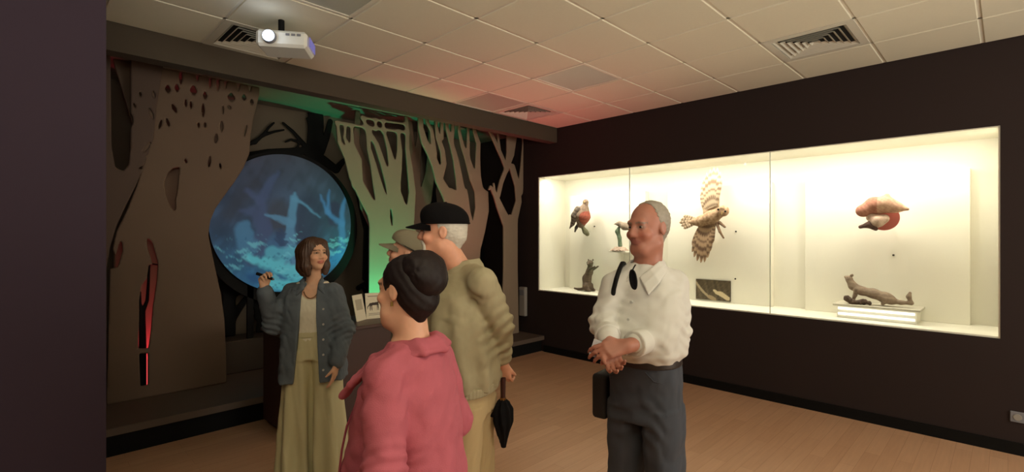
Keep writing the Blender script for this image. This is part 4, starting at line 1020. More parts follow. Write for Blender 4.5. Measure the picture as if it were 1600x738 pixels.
# jacket
M_bj = mat('beige_jacket', srgb(164, 154, 124), .85, noise=.07, nscale=8, bump=.2, bscale=350)
f = Field((-.5, -.45, .86), (.55, .5, 1.54), .006)
f.loft([(.905, cx, cy - .005, .205, .165), (.95, cx, cy, .212, .172), (1.08, cx, cy, .210, .172), (1.22, cx * .7 + nb[0] * .3, cy * .7 + nb[1] * .3, .205, .160), (1.34, cx * .3 + nb[0] * .7, cy * .3 + nb[1] * .7, .190, .130), (1.42, nb[0], nb[1] + .01, .135, .095), (1.475, nb[0], nb[1] + .012, .085, .075)], .03,
       fold=lambda x, y, z: .009 * np.sin(np.arctan2(y - cy, x - cx) * 11 + z * 7) * np.clip((1.36 - z) * 3, 0, 1))
for a, b, c in ((shN, elN, wrN), (shF, elF, wrF)): f.chain([(nb + V3(0, .01, .0), .05), (a, .066)], .03), f.chain([(a, .070), (a * .5 + b * .5, .066), (b, .062), (b * .15 + c * .85, .046)], .016)
f.disp(wrinkle(.005, 13, 4)); f.disp(elbow_folds(elN, elN - shN, .009, 120, .13)); f.disp(elbow_folds(wrN * .5 + elN * .5, wrN - elN, .005, 150, .1))
f.op(lambda x, y, z: np.maximum(np.abs(x - cx) - .045, y - cy + .08), (-.5, -.5, .5), (.5, .1, 1.6), .008, 's')
jk = p.add('jacket', f, M_bj)
f = Field(nb - V3(.2, .25, .2), nb + V3(.2, .2, .12), .004)
collar(f, nb, [(0, .080, .055), (.058, .055, .052), (.074, -.01, .036), (.060, -.075, -.005), (.045, -.115, -.06)], [(0, .112, .0), (.085, .08, .0), (.110, -.01, -.018), (.105, -.09, -.06), (.085, -.15, -.115)], .0065)
put('collar', f.mesh(), M_bj, jk)
f = Field((cx - .25, cy - .22, .87), (cx + .25, cy + .22, .95), .006); f.loft([(.885, cx, cy - .003, .200, .160), (.93, cx, cy - .003, .204, .165)], 0); f.disp(lambda x, y, z: .0025 * np.sin(np.arctan2(y - cy, x - cx) * 70)); put('hem_band', f.mesh(), M_bj, jk)
f = Field((-.35, -.35, .95), (.35, .3, 1.53), .007)
f.loft([(1.0, cx, cy - .01, .16, .14), (1.3, nb[0], nb[1] - .01, .16, .12), (1.42, nb[0], nb[1], .10, .08), (1.49, nb[0], nb[1] + .005, .070, .068)], .01); p.add('shirt', f, mat('white_shirt_old', srgb(224, 208, 196), .8))
f = Field((-.35, -.35, .03), (.35, .35, .96), .007); f.loft([(.78, cx, cy, .175, .135), (.95, cx, cy, .165, .125)], .03)
for sx in (-1, 1): f.loft([(.04, cx + sx * .105, cy, .085, .10), (.45, cx + sx * .1, cy, .088, .105), (.84, cx + sx * .088, cy, .095, .13)], .02)
f.disp(wrinkle(.004, 13, 21, .5)); p.add('trousers', f, mat('khaki_trousers', srgb(188, 164, 122), .88, bump=.2, bscale=350))
shoes(p, [(cx + sx * .105, cy - .02, 0) for sx in (-1, 1)], [-8, 8], mat('shoe_brown', srgb(80, 58, 44), .5))
# folded umbrella hanging from the hand
uw = at_depth(786, 590, 2.43); um = thing('folding_umbrella', (uw.x, uw.y, uw.z - .345)); tag(um, 'black folded umbrella hanging from the hand of the beige jacket wearer', 'umbrella')
MB().cyl((0, 0, .245), (0, 0, .345), .012, .014, 14).build('handle', mat('umbrella_handle', srgb(60, 26, 22), .4), um, smooth=True)
MB().cyl((0, 0, .235), (0, 0, .247), .016, .016, 14).build('ferrule', mat('brass', srgb(150, 110, 60), .35, .8), um)
f = Field((-.12, -.12, -.01), (.12, .12, .26), .004)
f.loft([(0, .004, 0, .012, .012), (.04, .003, 0, .020, .019), (.07, 0, 0, .028, .026), (.13, 0, 0, .047, .040), (.19, 0, 0, .046, .040), (.225, 0, 0, .028, .026), (.24, 0, 0, .014, .014)], 0, fold=lambda x, y, z: .006 * np.sin(np.arctan2(y, x) * 7 + z * 18) * np.clip(z * 12, 0, 1))
cl = Vector((.7071, -.7071, 0))
f.cone((-.033, .022, .17), (-.062, .048, .155), .016, .004, .012)
put('canopy', f.mesh(), mat('umbrella_black', srgb(11, 10, 13), .8, spec=.2), um)

# ------------------------------------------------------------------ 4. man in the olive hat, mostly hidden
p = Person((646, 2.92), 'person in olive cap half hidden behind the black-capped one', 132)
d0 = 2.92
hc = p.L(636, 396, d0); hs = .97; HM = rotm(R(6), R(-14)); cx, cy = 0.0, 0.03
f = Field((-.4, -.4, 0), (.4, .4, 1.72), .0055)
g = head_sdf(f, hc, HM, hs, False, 1.1)
f.cone((cx, cy, 1.30), hc + V3(0, .02, -.07), .058, .055, .03)
f.loft([(.85, cx, cy, .16, .12), (1.1, cx, cy, .16, .12), (1.26, cx, cy, .16, .10), (1.36, cx, cy, .08, .06)], .03)
for sx in (-1, 1):
    f.chain([((cx + sx * .17, cy, 1.27), .048), ((cx + sx * .21, cy + .04, 1.0), .038), ((cx + sx * .19, cy - .08, .78), .026)], .02)
    hand_sdf(f, (cx + sx * .19, cy - .08, .78), (0, -.3, -1), (-sx, 0, 0), (0, -1, 0), (.3, .35, .4, .45), .9)
    f.chain([((cx + sx * .09, cy, .86), .08), ((cx + sx * .095, cy - .01, .46), .056), ((cx + sx * .1, cy + .01, .08), .036), ((cx + sx * .105, cy - .11, .04), .03)], .03)
p.add('body', f, SKIN, skin_cols(g, HM, hc, hs, (222, 166, 138), (176, 100, 90), (150, 140, 130)))
eyes(p.root, g, hs, HM)
gg = lambda *q: hc + HM @ (np.array(q, float) * hs)
cap(p, gg, HM, mat('cap_olive', srgb(138, 130, 108), .85, bump=.2, bscale=400), mat('cap_cord', srgb(34, 30, 26), .8), 1.04, R(16))
f = Field((-.4, -.4, .75), (.4, .4, 1.42), .008)
f.loft([(.80, cx, cy, .19, .15), (1.05, cx, cy, .19, .15), (1.25, cx, cy, .19, .115), (1.33, cx, cy, .11, .08), (1.38, cx, cy, .07, .065)], .03)
for sx in (-1, 1): f.chain([((cx + sx * .17, cy, 1.26), .068), ((cx + sx * .21, cy + .04, 1.0), .058), ((cx + sx * .192, cy - .07, .82), .045)], .04)
f.disp(wrinkle(.004, 14, 6)); p.add('shirt', f, mat('grey_shirt', srgb(120, 112, 98), .85))
f = Field((-.3, -.3, .03), (.3, .35, .9), .009); f.loft([(.72, cx, cy, .175, .135), (.87, cx, cy, .165, .13)], .03)
for sx in (-1, 1): f.loft([(.04, cx + sx * .105, cy, .08, .095), (.42, cx + sx * .1, cy, .082, .1), (.78, cx + sx * .088, cy, .092, .125)], .02)
p.add('trousers', f, mat('dark_trousers'))
shoes(p, [(cx + sx * .105, cy - .02, 0) for sx in (-1, 1)], [-8, 8], mat('shoe_brown'))

# ------------------------------------------------------------------ 5. man in the white shirt
p = Person((1004, 2.2), 'person in white shirt and dark jeans with hands clasped before the showcase', 187)
d0 = 2.2
hc = p.L(1012, 356, d0); hs = .96; HM = rotm(R(-18), R(3))
shR = p.L(961, 448, d0 - .0); elR = p.L(942, 503, d0 - .05); wrR = p.L(951, 530, d0 - .20)
shL = p.L(1053, 444, d0 + .02); elL = p.L(1058, 518, d0 - .02); wrL = p.L(980, 541, d0 - .23)
nb = (shR + shL) / 2; cx, cy = nb[0], nb[1] + .005
f = Field((-.5, -.5, 0), (.5, .45, 1.78), .005)
g = head_sdf(f, hc, HM, hs, False, 1.15, 0)
f.cone((cx, cy + .01, 1.42), hc + V3(0, .02, -.075), .064, .060, .03)
f.loft([(.95, cx, cy, .13, .10), (1.2, cx, cy, .145, .11), (1.36, cx, cy, .145, .09), (1.46, cx, cy, .08, .06)], .03)
for a, b, c in ((shR, elR, wrR), (shL, elL, wrL)): f.chain([(a, .05), (b, .042), (c, .029)], .02)
for sx in (-1, 1): f.chain([((cx + sx * .07, cy, .92), .06), ((cx + sx * .095, cy - .0, .5), .05), ((cx + sx * .11, cy + .01, .08), .036), ((cx + sx * .12, cy - .11, .04), .03)], .03)
tgt = p.L(948, 552, d0 - .27)
hand_sdf(f, wrL, tgt - wrL + V3(-.03, 0, 0), (0, .7, -.3), (0, -.2, 1), (.55, .6, .65, .7), .95, (.5, .1))
hand_sdf(f, wrR, p.L(958, 565, d0 - .24) - wrR, (.6, -.6, 0), (.5, -.7, .3), (.6, .65, .7, .75), .95, (.5, .2))
p.add('body', f, SKIN, skin_cols(g, HM, hc, hs, (166, 110, 92), (140, 82, 74), (120, 104, 92), blush=.2))
eyes(p.root, g, hs, HM, (60, 60, 60))
gg = lambda *q: hc + HM @ (np.array(q, float) * hs)
f = Field(hc - V3(.2, .2, .2), hc + V3(.2, .2, .2), .004)
f.ell(gg(0, .024, .034), V3(.0785, .0945, .0885), HM, 0); f.cone(gg(0, .07, -.02), gg(0, .065, -.06), .045, .03, .03)
f.ell(gg(0, -.085, -.01), V3(.12, .095, .13), HM, .008, 's'); f.ell(gg(0, -.06, .06), V3(.066, .085, .055), HM, .010, 's')
for sx in (-1, 1): f.ell(gg(sx * .085, .008, -.03), V3(.022, .034, .045), HM, .006, 's')
f.disp(lambda x, y, z: .0026 * vnoise(x, y, z, 150, 5) + .0015 * vnoise(x, y, z, 60, 7)); p.add('hair', f, mat('hair_grey', srgb(150, 142, 130), .55, noise=.2, nscale=80))
M_ws = mat('white_cotton', srgb(208, 206, 200), .85, bump=.15, bscale=400)
f = Field((-.5, -.5, 1.0), (.5, .45, 1.56), .006)
f.loft([(1.085, cx, cy - .01, .158, .142), (1.12, cx, cy - .02, .178, .160), (1.20, cx, cy - .03, .184, .166), (1.29, cx, cy - .015, .184, .146), (1.37, cx, cy, .172, .122), (1.44, cx, cy + .008, .118, .088), (1.49, cx, cy + .014, .076, .068)], .03,
       fold=lambda x, y, z: .006 * np.sin(np.arctan2(y - cy, x - cx) * 8 + z * 9) * np.clip((1.30 - z) * 4, 0, 1))
f.chain([(V3(cx, cy + .012, 1.475), .045), (shR, .060)], .03); f.chain([(V3(cx, cy + .012, 1.475), .045), (shL, .060)], .03)
f.chain([(shR, .062), (elR, .056), (elR * .15 + wrR * .85, .045)], .016); f.chain([(shL, .062), (elL, .058), (elL * .18 + wrL * .82, .046)], .016)
f.disp(wrinkle(.0045, 15, 14)); f.disp(elbow_folds(elR, elR - shR, .007, 130)); f.disp(elbow_folds(elL, elL - shL, .007, 130)); f.disp(elbow_folds(V3(cx + .02, cy - .17, 1.1), V3(.2, 0, 1), .004, 110, .12))
sh = p.add('shirt', f, M_ws)
for a, b in ((elR, wrR), (elL, wrL)):
    f = Field(np.minimum(a, b) - .1, np.maximum(a, b) + .1, .0045); f.cone(a * .27 + b * .73, a * .16 + b * .84, .052, .054, 0)
    ax_ = nrm(b - a); e = a * .13 + b * .87; cuts(f, lambda x, y, z: -((x - e[0]) * ax_[0] + (y - e[1]) * ax_[1] + (z - e[2]) * ax_[2]), 0)
    put('cuff', f.mesh(), M_ws, sh)
f = Field(nb - V3(.2, .25, .2), nb + V3(.2, .2, .15), .004); n0 = V3(cx, cy, 1.47)
collar(f, n0, [(0, .078, .050), (.055, .052, .048), (.068, -.01, .034), (.050, -.065, .004), (.022, -.098, -.028)], [(0, .100, .010), (.075, .072, .006), (.098, -.01, -.010), (.098, -.085, -.045), (.072, -.135, -.092)])
put('collar', f.mesh(), M_ws, sh)
q = MB()
fy = lambda z: cy - np.interp(z, [1.09, 1.18, 1.28, 1.38, 1.43], [.192, .205, .165, .125, .10]) - .003
for z in (1.13, 1.2, 1.27, 1.34): MB().cyl((cx, fy(z) + .01, z), (cx, fy(z) - .004, z), .006, .006, 10).build('button', mat('button_pale'), sh)
MB().cyl(p.L(1031, 493, d0 - .13), p.L(1031, 493, d0 - .16), .007, .006, 10).build('sleeve_button', mat('button_dark'), sh)
# jeans, belt
f = Field((-.35, -.35, .03), (.35, .35, 1.15), .007); f.loft([(.82, cx, cy, .160, .132), (.95, cx, cy, .160, .134), (1.105, cx, cy - .01, .154, .138)], .03)
for sx in (-1, 1): f.loft([(.04, cx + sx * .112, cy, .070, .088), (.45, cx + sx * .100, cy, .073, .092), (.72, cx + sx * .084, cy, .078, .112), (.88, cx + sx * .078, cy, .084, .126)], .015)
f.disp(wrinkle(.0045, 15, 31, .7)); f.disp(elbow_folds(V3(cx, cy - .13, .84), V3(.3, 0, 1), .005, 90, .12))
jn = p.add('jeans', f, mat('dark_denim', srgb(56, 60, 70), .85, noise=.18, nscale=10, bump=.2, bscale=500))
f = Field((cx - .25, cy - .25, 1.0), (cx + .25, cy + .25, 1.14), .0045); f.loft([(1.062, cx, cy - .010, .160, .143), (1.098, cx, cy - .011, .159, .143)], 0); p.add('belt', f, mat('belt_leather', srgb(36, 26, 24), .45))
for sx in (-1, 1): MB().tube([(cx + sx * .06, cy - .139, 1.05), (cx + sx * .09, cy - .126, 1.015), (cx + sx * .132, cy - .085, .995)], .003, 6).build('pocket_seam', mat('denim_seam', srgb(40, 42, 50), .8), jn, smooth=True)
shoes(p, [(cx + sx * .118, cy - .02, 0) for sx in (-1, 1)], [-10, 10], mat('shoe_black'))
# sunglasses hanging from the collar
sgw = p.L(990, 437, d0 - .18); sg = thing('sunglasses', p.root.matrix_basis @ Vector(sgw), p.rz); tag(sg, 'dark sunglasses hanging from the collar of the white shirt', 'sunglasses')
for sx in (-1, 1):
    ring = [(sx * .005 + .012 * math.cos(t) - .12 * .036 * math.sin(t), -.004 - .006 * sx, .0 + .038 * math.sin(t)) for t in np.linspace(0, 2 * math.pi, 20)]
    MB().tube(ring, .0035, 6).build('rim', M_black, sg, smooth=True)
    q = MB(); q.v = [(x, y, z) for x, y, z in ring[:-1]] + [(x, y + .002, z) for x, y, z in ring[:-1]]; n = 19; q.f = [tuple(range(n)), tuple(range(2 * n - 1, n - 1, -1))] + [(k, n + k, n + (k + 1) % n, (k + 1) % n) for k in range(n)]
    q.build('lens', mat('dark_lens', (.01, .01, .012), .1), sg)
MB().tube([(-.004, -.004, .036), (.0, .004, .05), (.004, .010, .06)], .003, 6).build('temple', M_black, sg, smooth=True)
# shoulder bag: strap and bag
bg = thing('shoulder_bag', p.root.matrix_basis @ Vector(p.L(951, 612, d0 + .17)), p.rz); tag(bg, 'black shoulder bag hanging at the hip of the white-shirted person', 'bag')
inv = bg.matrix_basis.inverted(); loc = lambda u, v, d: inv @ at_depth(u, v, d)
sp = [loc(978, 420, d0 + .10), loc(975, 412, d0 + .04), loc(972, 412, d0 - .02), loc(968, 421, d0 - .08), loc(963, 436, d0 - .105), loc(959, 452, d0 - .10), loc(956, 478, d0 + .0), loc(951, 530, d0 + .15), loc(951, 590, d0 + .17)]
MB().tube(sp, .010, 8).build('strap', M_black, bg, smooth=True)
f = Field((-.12, -.16, -.16), (.12, .16, .16), .006)
f.op(lambda x, y, z: np.sqrt(np.maximum(np.abs(x) - .02, 0) ** 2 + np.maximum(np.abs(y) - .085, 0) ** 2 + np.maximum(np.abs(z) - .085, 0) ** 2) - .018, (-.05, -.12, -.12), (.05, .12, .12), 0)
put('pouch', f.mesh(), mat('bag_black', srgb(22, 20, 22), .7), bg)
# folded card in the hand
cdw = p.L(936, 547, d0 - .22); cd = thing('ticket_card', p.root.matrix_basis @ Vector(cdw), p.rz + R(15)); tag(cd, 'small white and blue card held in the clasped hands', 'card')
Mx = Matrix.Rotation(R(18), 4, 'Y')
MB().box((-.032, -.002, -.035), (.045, .002, .035), Mx).build('card', mat('card_white', srgb(205, 208, 216), .5), cd)
MB().box((-.026, -.0028, -.022), (.02, -.0021, .006), Mx).build('print', mat('card_blue', srgb(96, 116, 158), .5), cd)
# ================================================================== ANIMALS IN THE SHOWCASE (stuffed specimens)
FUR = mat('specimen', attr=True, rough=.8, bump=.3, bscale=260)
def spec(name, u, v, X, label, cat):
    q = on_x(u, v, X); t = thing(name, q); tag(t, label, cat)
    # local frame: x' = image right (world -y), y' = into the case (world +x), z up
    t.rotation_euler = (0, 0, R(-90)); s = X / (FPX * ray(u, v).x); return t, s
def pxc(s, u0, v0): return lambda u, v, y=0: V3((u - u0) * s, y, (v0 - v) * s)
def feather(base, hi, lo, s, seed, bands=0, axis=(0, 0, 1)):
    base, hi, lo = (np.array(srgb(*c)) for c in (base, hi, lo)); axis = nrm(axis)
    def fn(V):
        n = vnoise(V[:, 0], V[:, 1], V[:, 2], s, seed); n = n * .6 + .4 * vnoise(V[:, 0], V[:, 1], V[:, 2], s * 2.7, seed + 1); k = np.clip(n, -1, 1)[:, None] * .8; c = np.where(k > 0, base + (hi - base) * k, base - (lo - base) * k)
        if bands: w_ = np.clip(np.sin(V @ axis * bands + n) * 3 - .6, 0, 1)[:, None] * .85; c = c * (1 - w_) + lo * w_
        return c
    return fn
# horizontal pixels on the receding wall are wider in metres: stretch factor along the wall
def wallmap(u0, v0, X):
    q0 = on_x(u0, v0, X)
    def m(u, v, y=0): q = on_x(u, v, X); return V3(-(q.y - q0.y), y, q.z - q0.z)
    return m
XA = 5.58
# --- owl in flight
t, s = spec('owl', 1108, 342, XA, 'brown owl with banded wings spread upright on the middle board', 'owl'); m_ = wallmap(1108, 342, XA)
f = Field((-.45, -.2, -.6), (.45, .2, .6), .006)
f.chain([(m_(1128, 330), .055), (m_(1112, 340), .075), (m_(1095, 346), .06), (m_(1078, 348), .028)], .03)
f.ell(m_(1132, 330, -.03), (.062, .06, .062), None, .02)
f.ell(m_(1132, 330, -.09), (.045, .016, .045), None, .01, 's')
body_c = feather((176, 142, 110), (214, 190, 160), (120, 86, 62), 60, 3)
b_ = put('body', f.mesh(body_c), FUR, t)
for q in (m_(1127, 328, -.085), m_(1138, 331, -.085)):
    ff = Field(q - .03, q + .03, .003); ff.ell(q, (.012, .01, .012), None, 0); put('eye', ff.mesh(), M_black, b_)
ff = Field(m_(1133, 334, -.09) - .03, m_(1133, 334, -.09) + .03, .003); ff.cone(m_(1133, 332, -.085), m_(1133, 337, -.095), .008, .003, 0); put('beak', ff.mesh(), mat('beak', srgb(170, 140, 80), .5), b_)
def wing(pts, name, cf, y=.0, th=.012):
    f = Field((-.6, -.25, -.7), (.6, .25, .7), .006)
    P2 = [m_(*q) for q in pts]; P2 = [(q[0], q[2]) for q in P2]
    f.op(lambda x, yy, z: np.maximum(poly_sd(np.broadcast_to(x, (x.shape[0], 1, z.shape[2])), np.broadcast_to(z, (x.shape[0], 1, z.shape[2])), P2).astype(np.float32), np.abs(yy - y) - th), (-.6, y - th, -.7), (.6, y + th, .7), 0)
    return put(name, f.mesh(cf), FUR, t)
def quill(parent, a, b, w, y, base, dark, bands=5):
    a = V3(a[0], y, a[2]); b = V3(b[0], y, b[2]); d = b - a; L = np.linalg.norm(d); d = d / L; s_ = V3(-d[2], 0, d[0]); V = []; C = []; Fc = []; NU, NV = 18, 4
    base, dark = np.array(srgb(*base)), np.array(srgb(*dark))
    for side in (0, 1):
        for i in range(NU + 1):
            t = i / NU; ww = w * (math.sin(math.pi * min(t * .62 + .16, 1)) ** .7) * (1 if t < .8 else math.sqrt(max(1 - ((t - .8) / .2) ** 2, .02)))
            for k in range(NV + 1):
                q = (k / NV - .5) * 2; V.append(a + d * L * t + s_ * ww * q + V3(0, (.004 if side else -.004) * (1 - q * q) - .01 * math.sin(t * 3), 0))
                e = .75 if math.sin(t * bands * 6.283 + .6 * q * q) > .25 else .0; C.append(base * (1 - e) + dark * e)
    n1 = (NU + 1) * (NV + 1)
    for i in range(NU):
        for k in range(NV):
            o = i * (NV + 1) + k; Fc.append((o, o + 1, o + NV + 2, o + NV + 1)); Fc.append((n1 + o, n1 + o + NV + 1, n1 + o + NV + 2, n1 + o + 1))
    me = mesh_np(np.array(V), Fc, 'feather', cols=np.array(C)); me.polygons.foreach_set('use_smooth', np.ones(len(me.polygons), dtype=bool)); return put('feather', me, FUR, parent)
WC = dict(base=(214, 190, 160), dark=(108, 76, 56))
def fan(w, tips, b0, b1, wd, **k):
    n = len(tips)
    for i, tp in enumerate(tips):
        e = i / (n - 1); a = m_(b0[0] + (b1[0] - b0[0]) * e, b0[1] + (b1[1] - b0[1]) * e); quill(w, a, m_(*tp), wd, -.004 - .0035 * i, **k)
wu = wing([(1099, 336), (1098, 318), (1100, 302), (1108, 292), (1118, 292), (1124, 304), (1124, 322), (1120, 336)], 'wing', feather((196, 170, 140), (226, 206, 176), (150, 116, 90), 50, 5))
fan(wu, [(1096, 300), (1097, 288), (1100, 278), (1105, 270), (1111, 264), (1117, 261), (1123, 262), (1127, 268), (1129, 280)], (1101, 330), (1121, 322), .024, **WC)
wl = wing([(1094, 350), (1089, 366), (1089, 380), (1098, 388), (1108, 382), (1114, 368), (1119, 350)], 'wing', feather((172, 140, 110), (206, 180, 148), (122, 90, 68), 50, 7))
fan(wl, [(1082, 384), (1082, 394), (1085, 402), (1090, 408), (1096, 411), (1102, 410), (1107, 403), (1111, 393), (1115, 380)], (1095, 352), (1118, 352), .024, base=(188, 156, 124), dark=(92, 62, 46))
tl = wing([(1086, 339), (1078, 342), (1078, 352), (1090, 352)], 'tail', feather((196, 166, 134), (224, 200, 168), (146, 110, 82), 50, 9))
fan(tl, [(1068, 338), (1064, 343), (1062, 348), (1065, 353), (1069, 357)], (1086, 342), (1086, 350), .022, **WC)
f = Field((-.45, -.2, -.6), (.45, .2, .6), .005); f.chain([(m_(1122, 350, -.03), .018), (m_(1128, 362, -.06), .014), (m_(1134, 372, -.06), .010)], .01); f.chain([(m_(1126, 348, -.03), .018), (m_(1136, 355, -.06), .012)], .01)
put('leg', f.mesh(feather((120, 92, 70), (150, 120, 92), (90, 66, 50), 90, 2)), FUR, t)
q = m_(1112, 342, 0); MB().cyl(q, q + V3(0, BX - XA - .001, 0), .008, .008, 10).build('mounting_rod', mat('chrome'), t)
# --- pigeon-like bird on a bracket
def perch(t, q, m=None): MB().cyl(q, q + V3(0, BX - XA - .001, 0), .006, .006, 10).build('mounting_rod', mat('chrome'), t)
t, s = spec('perched_bird', 911, 340, XA, 'brown and red bird perched on a bracket on the left board', 'bird'); m_ = wallmap(911, 340, XA)
f = Field((-.4, -.25, -.4), (.4, .25, .4), .006)
f.chain([(m_(915, 320), .036), (m_(913, 328, -.01), .065), (m_(911, 338, -.01), .105), (m_(908, 350, 0), .06)], .03); f.ell(m_(915, 316), (.042, .042, .042), None, .02)
red = np.array(srgb(150, 74, 58))
def cf(V):
    c = feather((126, 104, 88), (164, 142, 122), (84, 66, 56), 55, 3)(V); a = m_(919, 344); k = (np.hypot((V[:, 0] - a[0]) / .075, (V[:, 2] - a[2]) / .12) < 1); c[k] = red * (1 + .3 * vnoise(V[k, 0], V[k, 1], V[k, 2], 60, 2))[:, None]; return c
b_ = put('body', f.mesh(cf), FUR, t)
f = Field((-.4, -.25, -.4), (.4, .25, .4), .005); f.chain([(m_(908, 328, -.07), .05), (m_(904, 338, -.08), .055), (m_(898, 350, -.05), .028), (m_(893, 357, -.04), .008)], .02); put('wing', f.mesh(feather((112, 98, 88), (160, 144, 126), (70, 58, 52), 55, 4, 130, (.6, 0, 1))), FUR, t)
f = Field((-.4, -.25, -.4), (.4, .25, .4), .005); f.chain([(m_(905, 346, .02), .025), (m_(899, 356, .02), .02), (m_(897, 362, .02), .012)], .02); put('tail', f.mesh(feather((90, 82, 78), (120, 110, 100), (60, 54, 50), 55, 4)), FUR, t)
q = m_(916, 316, -.04); MB().cyl(q, q + V3(.02, -.03, -.008), .010, .002, 8).build('beak', mat('beak'), t)
f = Field((-.4, -.25, -.4), (.4, .25, .4), .006); f.chain([(m_(903, 350, 0), .012), (m_(909, 353, 0), .022), (m_(911, 362, .05), .035), (m_(911, 366, .10), .03)], .02); put('bracket_branch', f.mesh(feather((120, 118, 92), (150, 146, 118), (84, 82, 62), 50, 8)), FUR, t)
perch(t, m_(911, 362, 0))
# --- small bird on a green stem
t, s = spec('small_bird', 968, 386, XA, 'small grey bird on a green stem beside the head of the white-shirted person', 'bird'); m_ = wallmap(968, 386, XA); sh_ = m_(966, 392)
f = Field((-.35, -.2, -.2), (.35, .2, .45), .006); f.chain([(m_(963, 350), .016), (m_(968, 350), .030), (m_(976, 354), .045), (m_(984, 358), .02)], .03); put('body', f.mesh(feather((150, 132, 114), (182, 164, 144), (106, 90, 78), 60, 6)), FUR, t)
f = Field((-.35, -.2, -.2), (.35, .2, .45), .006); f.chain([(m_(969, 384), .028), (m_(968, 372), .024), (m_(965, 362), .03), (m_(967, 356), .018)], .02); put('stem', f.mesh(feather((104, 122, 96), (138, 152, 122), (72, 88, 68), 45, 7)), FUR, t)
f = Field((-.35, -.2, -.2), (.35, .2, .45), .006); f.loft([(m_(968, 392)[2], 0, 0, .12, .09), (m_(968, 386)[2], 0, 0, .06, .05)], 0); f.disp(wrinkle(.008, 40, 3)); put('mossy_base', f.mesh(feather((186, 160, 142), (206, 186, 164), (150, 124, 108), 45, 7)), FUR, t)
q = m_(968, 392); MB().box(q + V3(-.13, -.06, -.022), q + V3(.13, BX - XA - .001, 0), bev=.003).build('bracket_shelf', mat('board_white'), t)
q = m_(962, 350); MB().cyl(q, q + V3(-.025, -.005, -.006), .009, .002, 8).build('beak', mat('beak'), t)
# --- upright marten on the case floor
t, s = spec('upright_marten', 917, 440, XA, 'dark marten standing upright on the showcase floor at the left', 'stuffed animal'); m_ = wallmap(917, 440, XA); t.location.z = CZ0 + .012
f = Field((-.4, -.25, -.02), (.4, .25, .6), .005); z0 = .0
ms_ = lambda u, v, y=0: m_(u, v, y)
f.chain([(ms_(917, 433), .062), (ms_(917, 420), .058), (ms_(921, 410), .045), (ms_(922, 401), .034)], .03); f.ell(ms_(923, 396, -.015), (.042, .05, .042), None, .02); f.cone(ms_(923, 396, -.05), ms_(924, 397, -.085), .02, .012, .02)
for sx in (-1, 1): f.ell(ms_(923 + sx * 3.5, 391), (.010, .012, .014), None, .01)
for y in (-.05, .03): f.chain([(ms_(922, 408, y * .6), .022), (ms_(928, 404, y), .014), (ms_(934, 401, y - .02), .010)], .012)
for y in (-.05, .05): f.chain([(ms_(919, 432, y), .045), (ms_(922, 437, y), .022), (ms_(927, 438.5, y - .02), .014)], .02)
f.chain([(ms_(912, 436, .02), .024), (ms_(905, 437.5, .0), .018), (ms_(899, 435.5, -.02), .012)], .02)
put('body', f.mesh(feather((92, 76, 62), (118, 100, 82), (66, 52, 42), 70, 5)), FUR, t)
for sx in (-1, 1):
    q = ms_(923 + sx * 2, 395, -.06); ff = Field(q - .02, q + .02, .002); ff.ell(q, (.006, .006, .006), None, 0); put('eye', ff.mesh(), M_black, t)
# --- duck-like bird on a red round mount
t, s = spec('mounted_bird', 1375, 340, 5.50, 'pinkish-brown bird on a round red mount on the right board', 'bird'); m_ = wallmap(1375, 340, 5.50); dx = BX - 5.50
f = Field((-.45, -.25, -.4), (.45, .3, .4), .006)
f.chain([(m_(1352, 328), .05), (m_(1366, 322), .075), (m_(1384, 320), .07), (m_(1400, 324), .045), (m_(1418, 327), .014)], .03); f.ell(m_(1350, 330, -.03), (.06, .055, .055), None, .03); f.chain([(m_(1382, 314), .05), (m_(1386, 306), .02)], .02)
def cf(V):
    c = feather((196, 152, 128), (222, 190, 160), (150, 104, 86), 50, 6)(V); k = V[:, 0] < m_(1372, 0)[0]; c[k] = c[k] * np.array([.80, .58, .56]); return c
put('body', f.mesh(cf), FUR, t)
f = Field((-.45, -.25, -.4), (.45, .3, .4), .006); f.chain([(m_(1362, 340, -.02), .04), (m_(1372, 346, -.03), .05), (m_(1382, 342, -.02), .04)], .03); put('belly', f.mesh(feather((206, 176, 156), (226, 204, 184), (176, 140, 122), 50, 2)), FUR, t)
f = Field((-.45, -.25, -.4), (.45, .3, .4), .005); f.chain([(m_(1346, 355, -.05), .016), (m_(1358, 352, -.05), .024), (m_(1370, 358, -.05), .018)], .02); f.cone(m_(1360, 350, -.05), m_(1364, 344, -.04), .014, .016, .02); put('foot_branch', f.mesh(feather((96, 70, 62), (124, 92, 80), (66, 48, 42), 60, 3)), FUR, t)
q = m_(1378, 340, .10); MB().cyl(q, q + V3(0, .02, 0), .115, .115, 48).build('round_mount', mat('mount_red', srgb(176, 92, 78), .6), t, smooth=True)
q = m_(1372, 334, 0); MB().cyl(q, q + V3(0, dx - .001, 0), .01, .01, 10).build('mounting_rod', mat('chrome'), t)
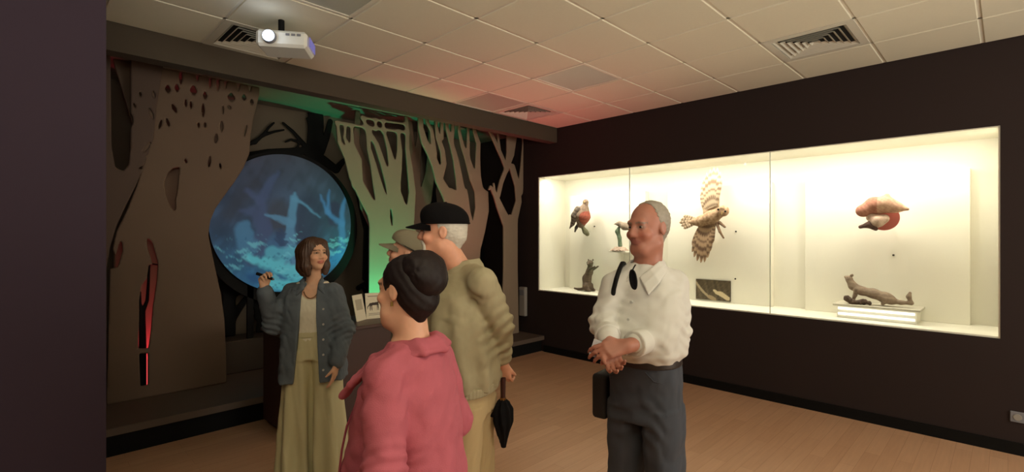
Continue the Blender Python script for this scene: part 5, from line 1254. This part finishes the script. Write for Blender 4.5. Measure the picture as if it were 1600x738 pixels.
# --- plinth with stoat
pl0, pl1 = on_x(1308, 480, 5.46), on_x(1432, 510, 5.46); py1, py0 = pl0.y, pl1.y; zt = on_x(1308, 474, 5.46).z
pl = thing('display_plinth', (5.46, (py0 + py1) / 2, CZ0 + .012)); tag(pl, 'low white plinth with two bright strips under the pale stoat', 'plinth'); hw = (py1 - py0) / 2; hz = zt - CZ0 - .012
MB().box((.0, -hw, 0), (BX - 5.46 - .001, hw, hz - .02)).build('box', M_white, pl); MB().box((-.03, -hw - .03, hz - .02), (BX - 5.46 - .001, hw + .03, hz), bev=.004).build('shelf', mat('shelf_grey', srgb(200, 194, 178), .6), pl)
for k in (.30, .68): MB().cyl((-.008, -hw + .01, hz * k), (-.008, hw - .01, hz * k), .010, .010, 12).build('bright_strip', mat('strip_glow', (.9, .9, .9), emit=(1, .97, .88), es=1.3), pl)  # two glowing bars stand in for the bright stripes on the box
t, s = spec('stoat', 1375, 470, 5.54, 'long pale brown stoat stretched on the plinth below the mounted bird', 'stuffed animal'); m_ = wallmap(1375, 470, 5.54); t.location.z = zt
mz = lambda u, v, y=0: m_(u, v, y) + V3(0, 0, .012)
f = Field((-.5, -.2, -.02), (.5, .2, .4), .005)
f.chain([(mz(1327, 432), .030), (mz(1333, 442), .032), (mz(1346, 449), .036), (mz(1364, 453), .040), (mz(1384, 460), .045), (mz(1392, 463), .04)], .03); f.cone(mz(1326, 429), mz(1321, 427), .026, .012, .02)
f.chain([(mz(1392, 465), .025), (mz(1408, 467), .018), (mz(1424, 468), .014), (mz(1420, 458), .016), (mz(1422, 452), .012)], .02)
for y in (-.03, .03):
    f.chain([(mz(1338, 447, y), .018), (mz(1336, 456, y), .012), (mz(1333, 463, y), .011)], .012); f.chain([(mz(1386, 462, y), .028), (mz(1380, 469, y), .014)], .012)
put('body', f.mesh(feather((150, 130, 112), (176, 158, 138), (120, 102, 86), 70, 5)), FUR, t)
for sy in (-.016, .016):
    q = mz(1331, 425, sy); ff = Field(q - .03, q + .03, .002); ff.ell(q, (.012, .006, .014), None, 0); put('ear', ff.mesh(feather((150, 130, 112), (176, 158, 138), (120, 102, 86), 70, 5)), FUR, t)
for y in (-.018,):
    q = mz(1325, 428, -.022); ff = Field(q - .02, q + .02, .002); ff.ell(q, (.005, .005, .005), None, 0); put('eye', ff.mesh(), M_black, t)
f = Field((-.5, -.2, -.02), (.5, .2, .4), .005); f.chain([(mz(1326, 460, -.06), .03), (mz(1336, 467, -.06), .022), (mz(1350, 465, -.05), .022), (mz(1360, 467, -.05), .018)], .02); f.disp(wrinkle(.005, 50, 4)); put('bark_piece', f.mesh(feather((84, 66, 56), (120, 100, 86), (54, 42, 36), 60, 3)), FUR, t)
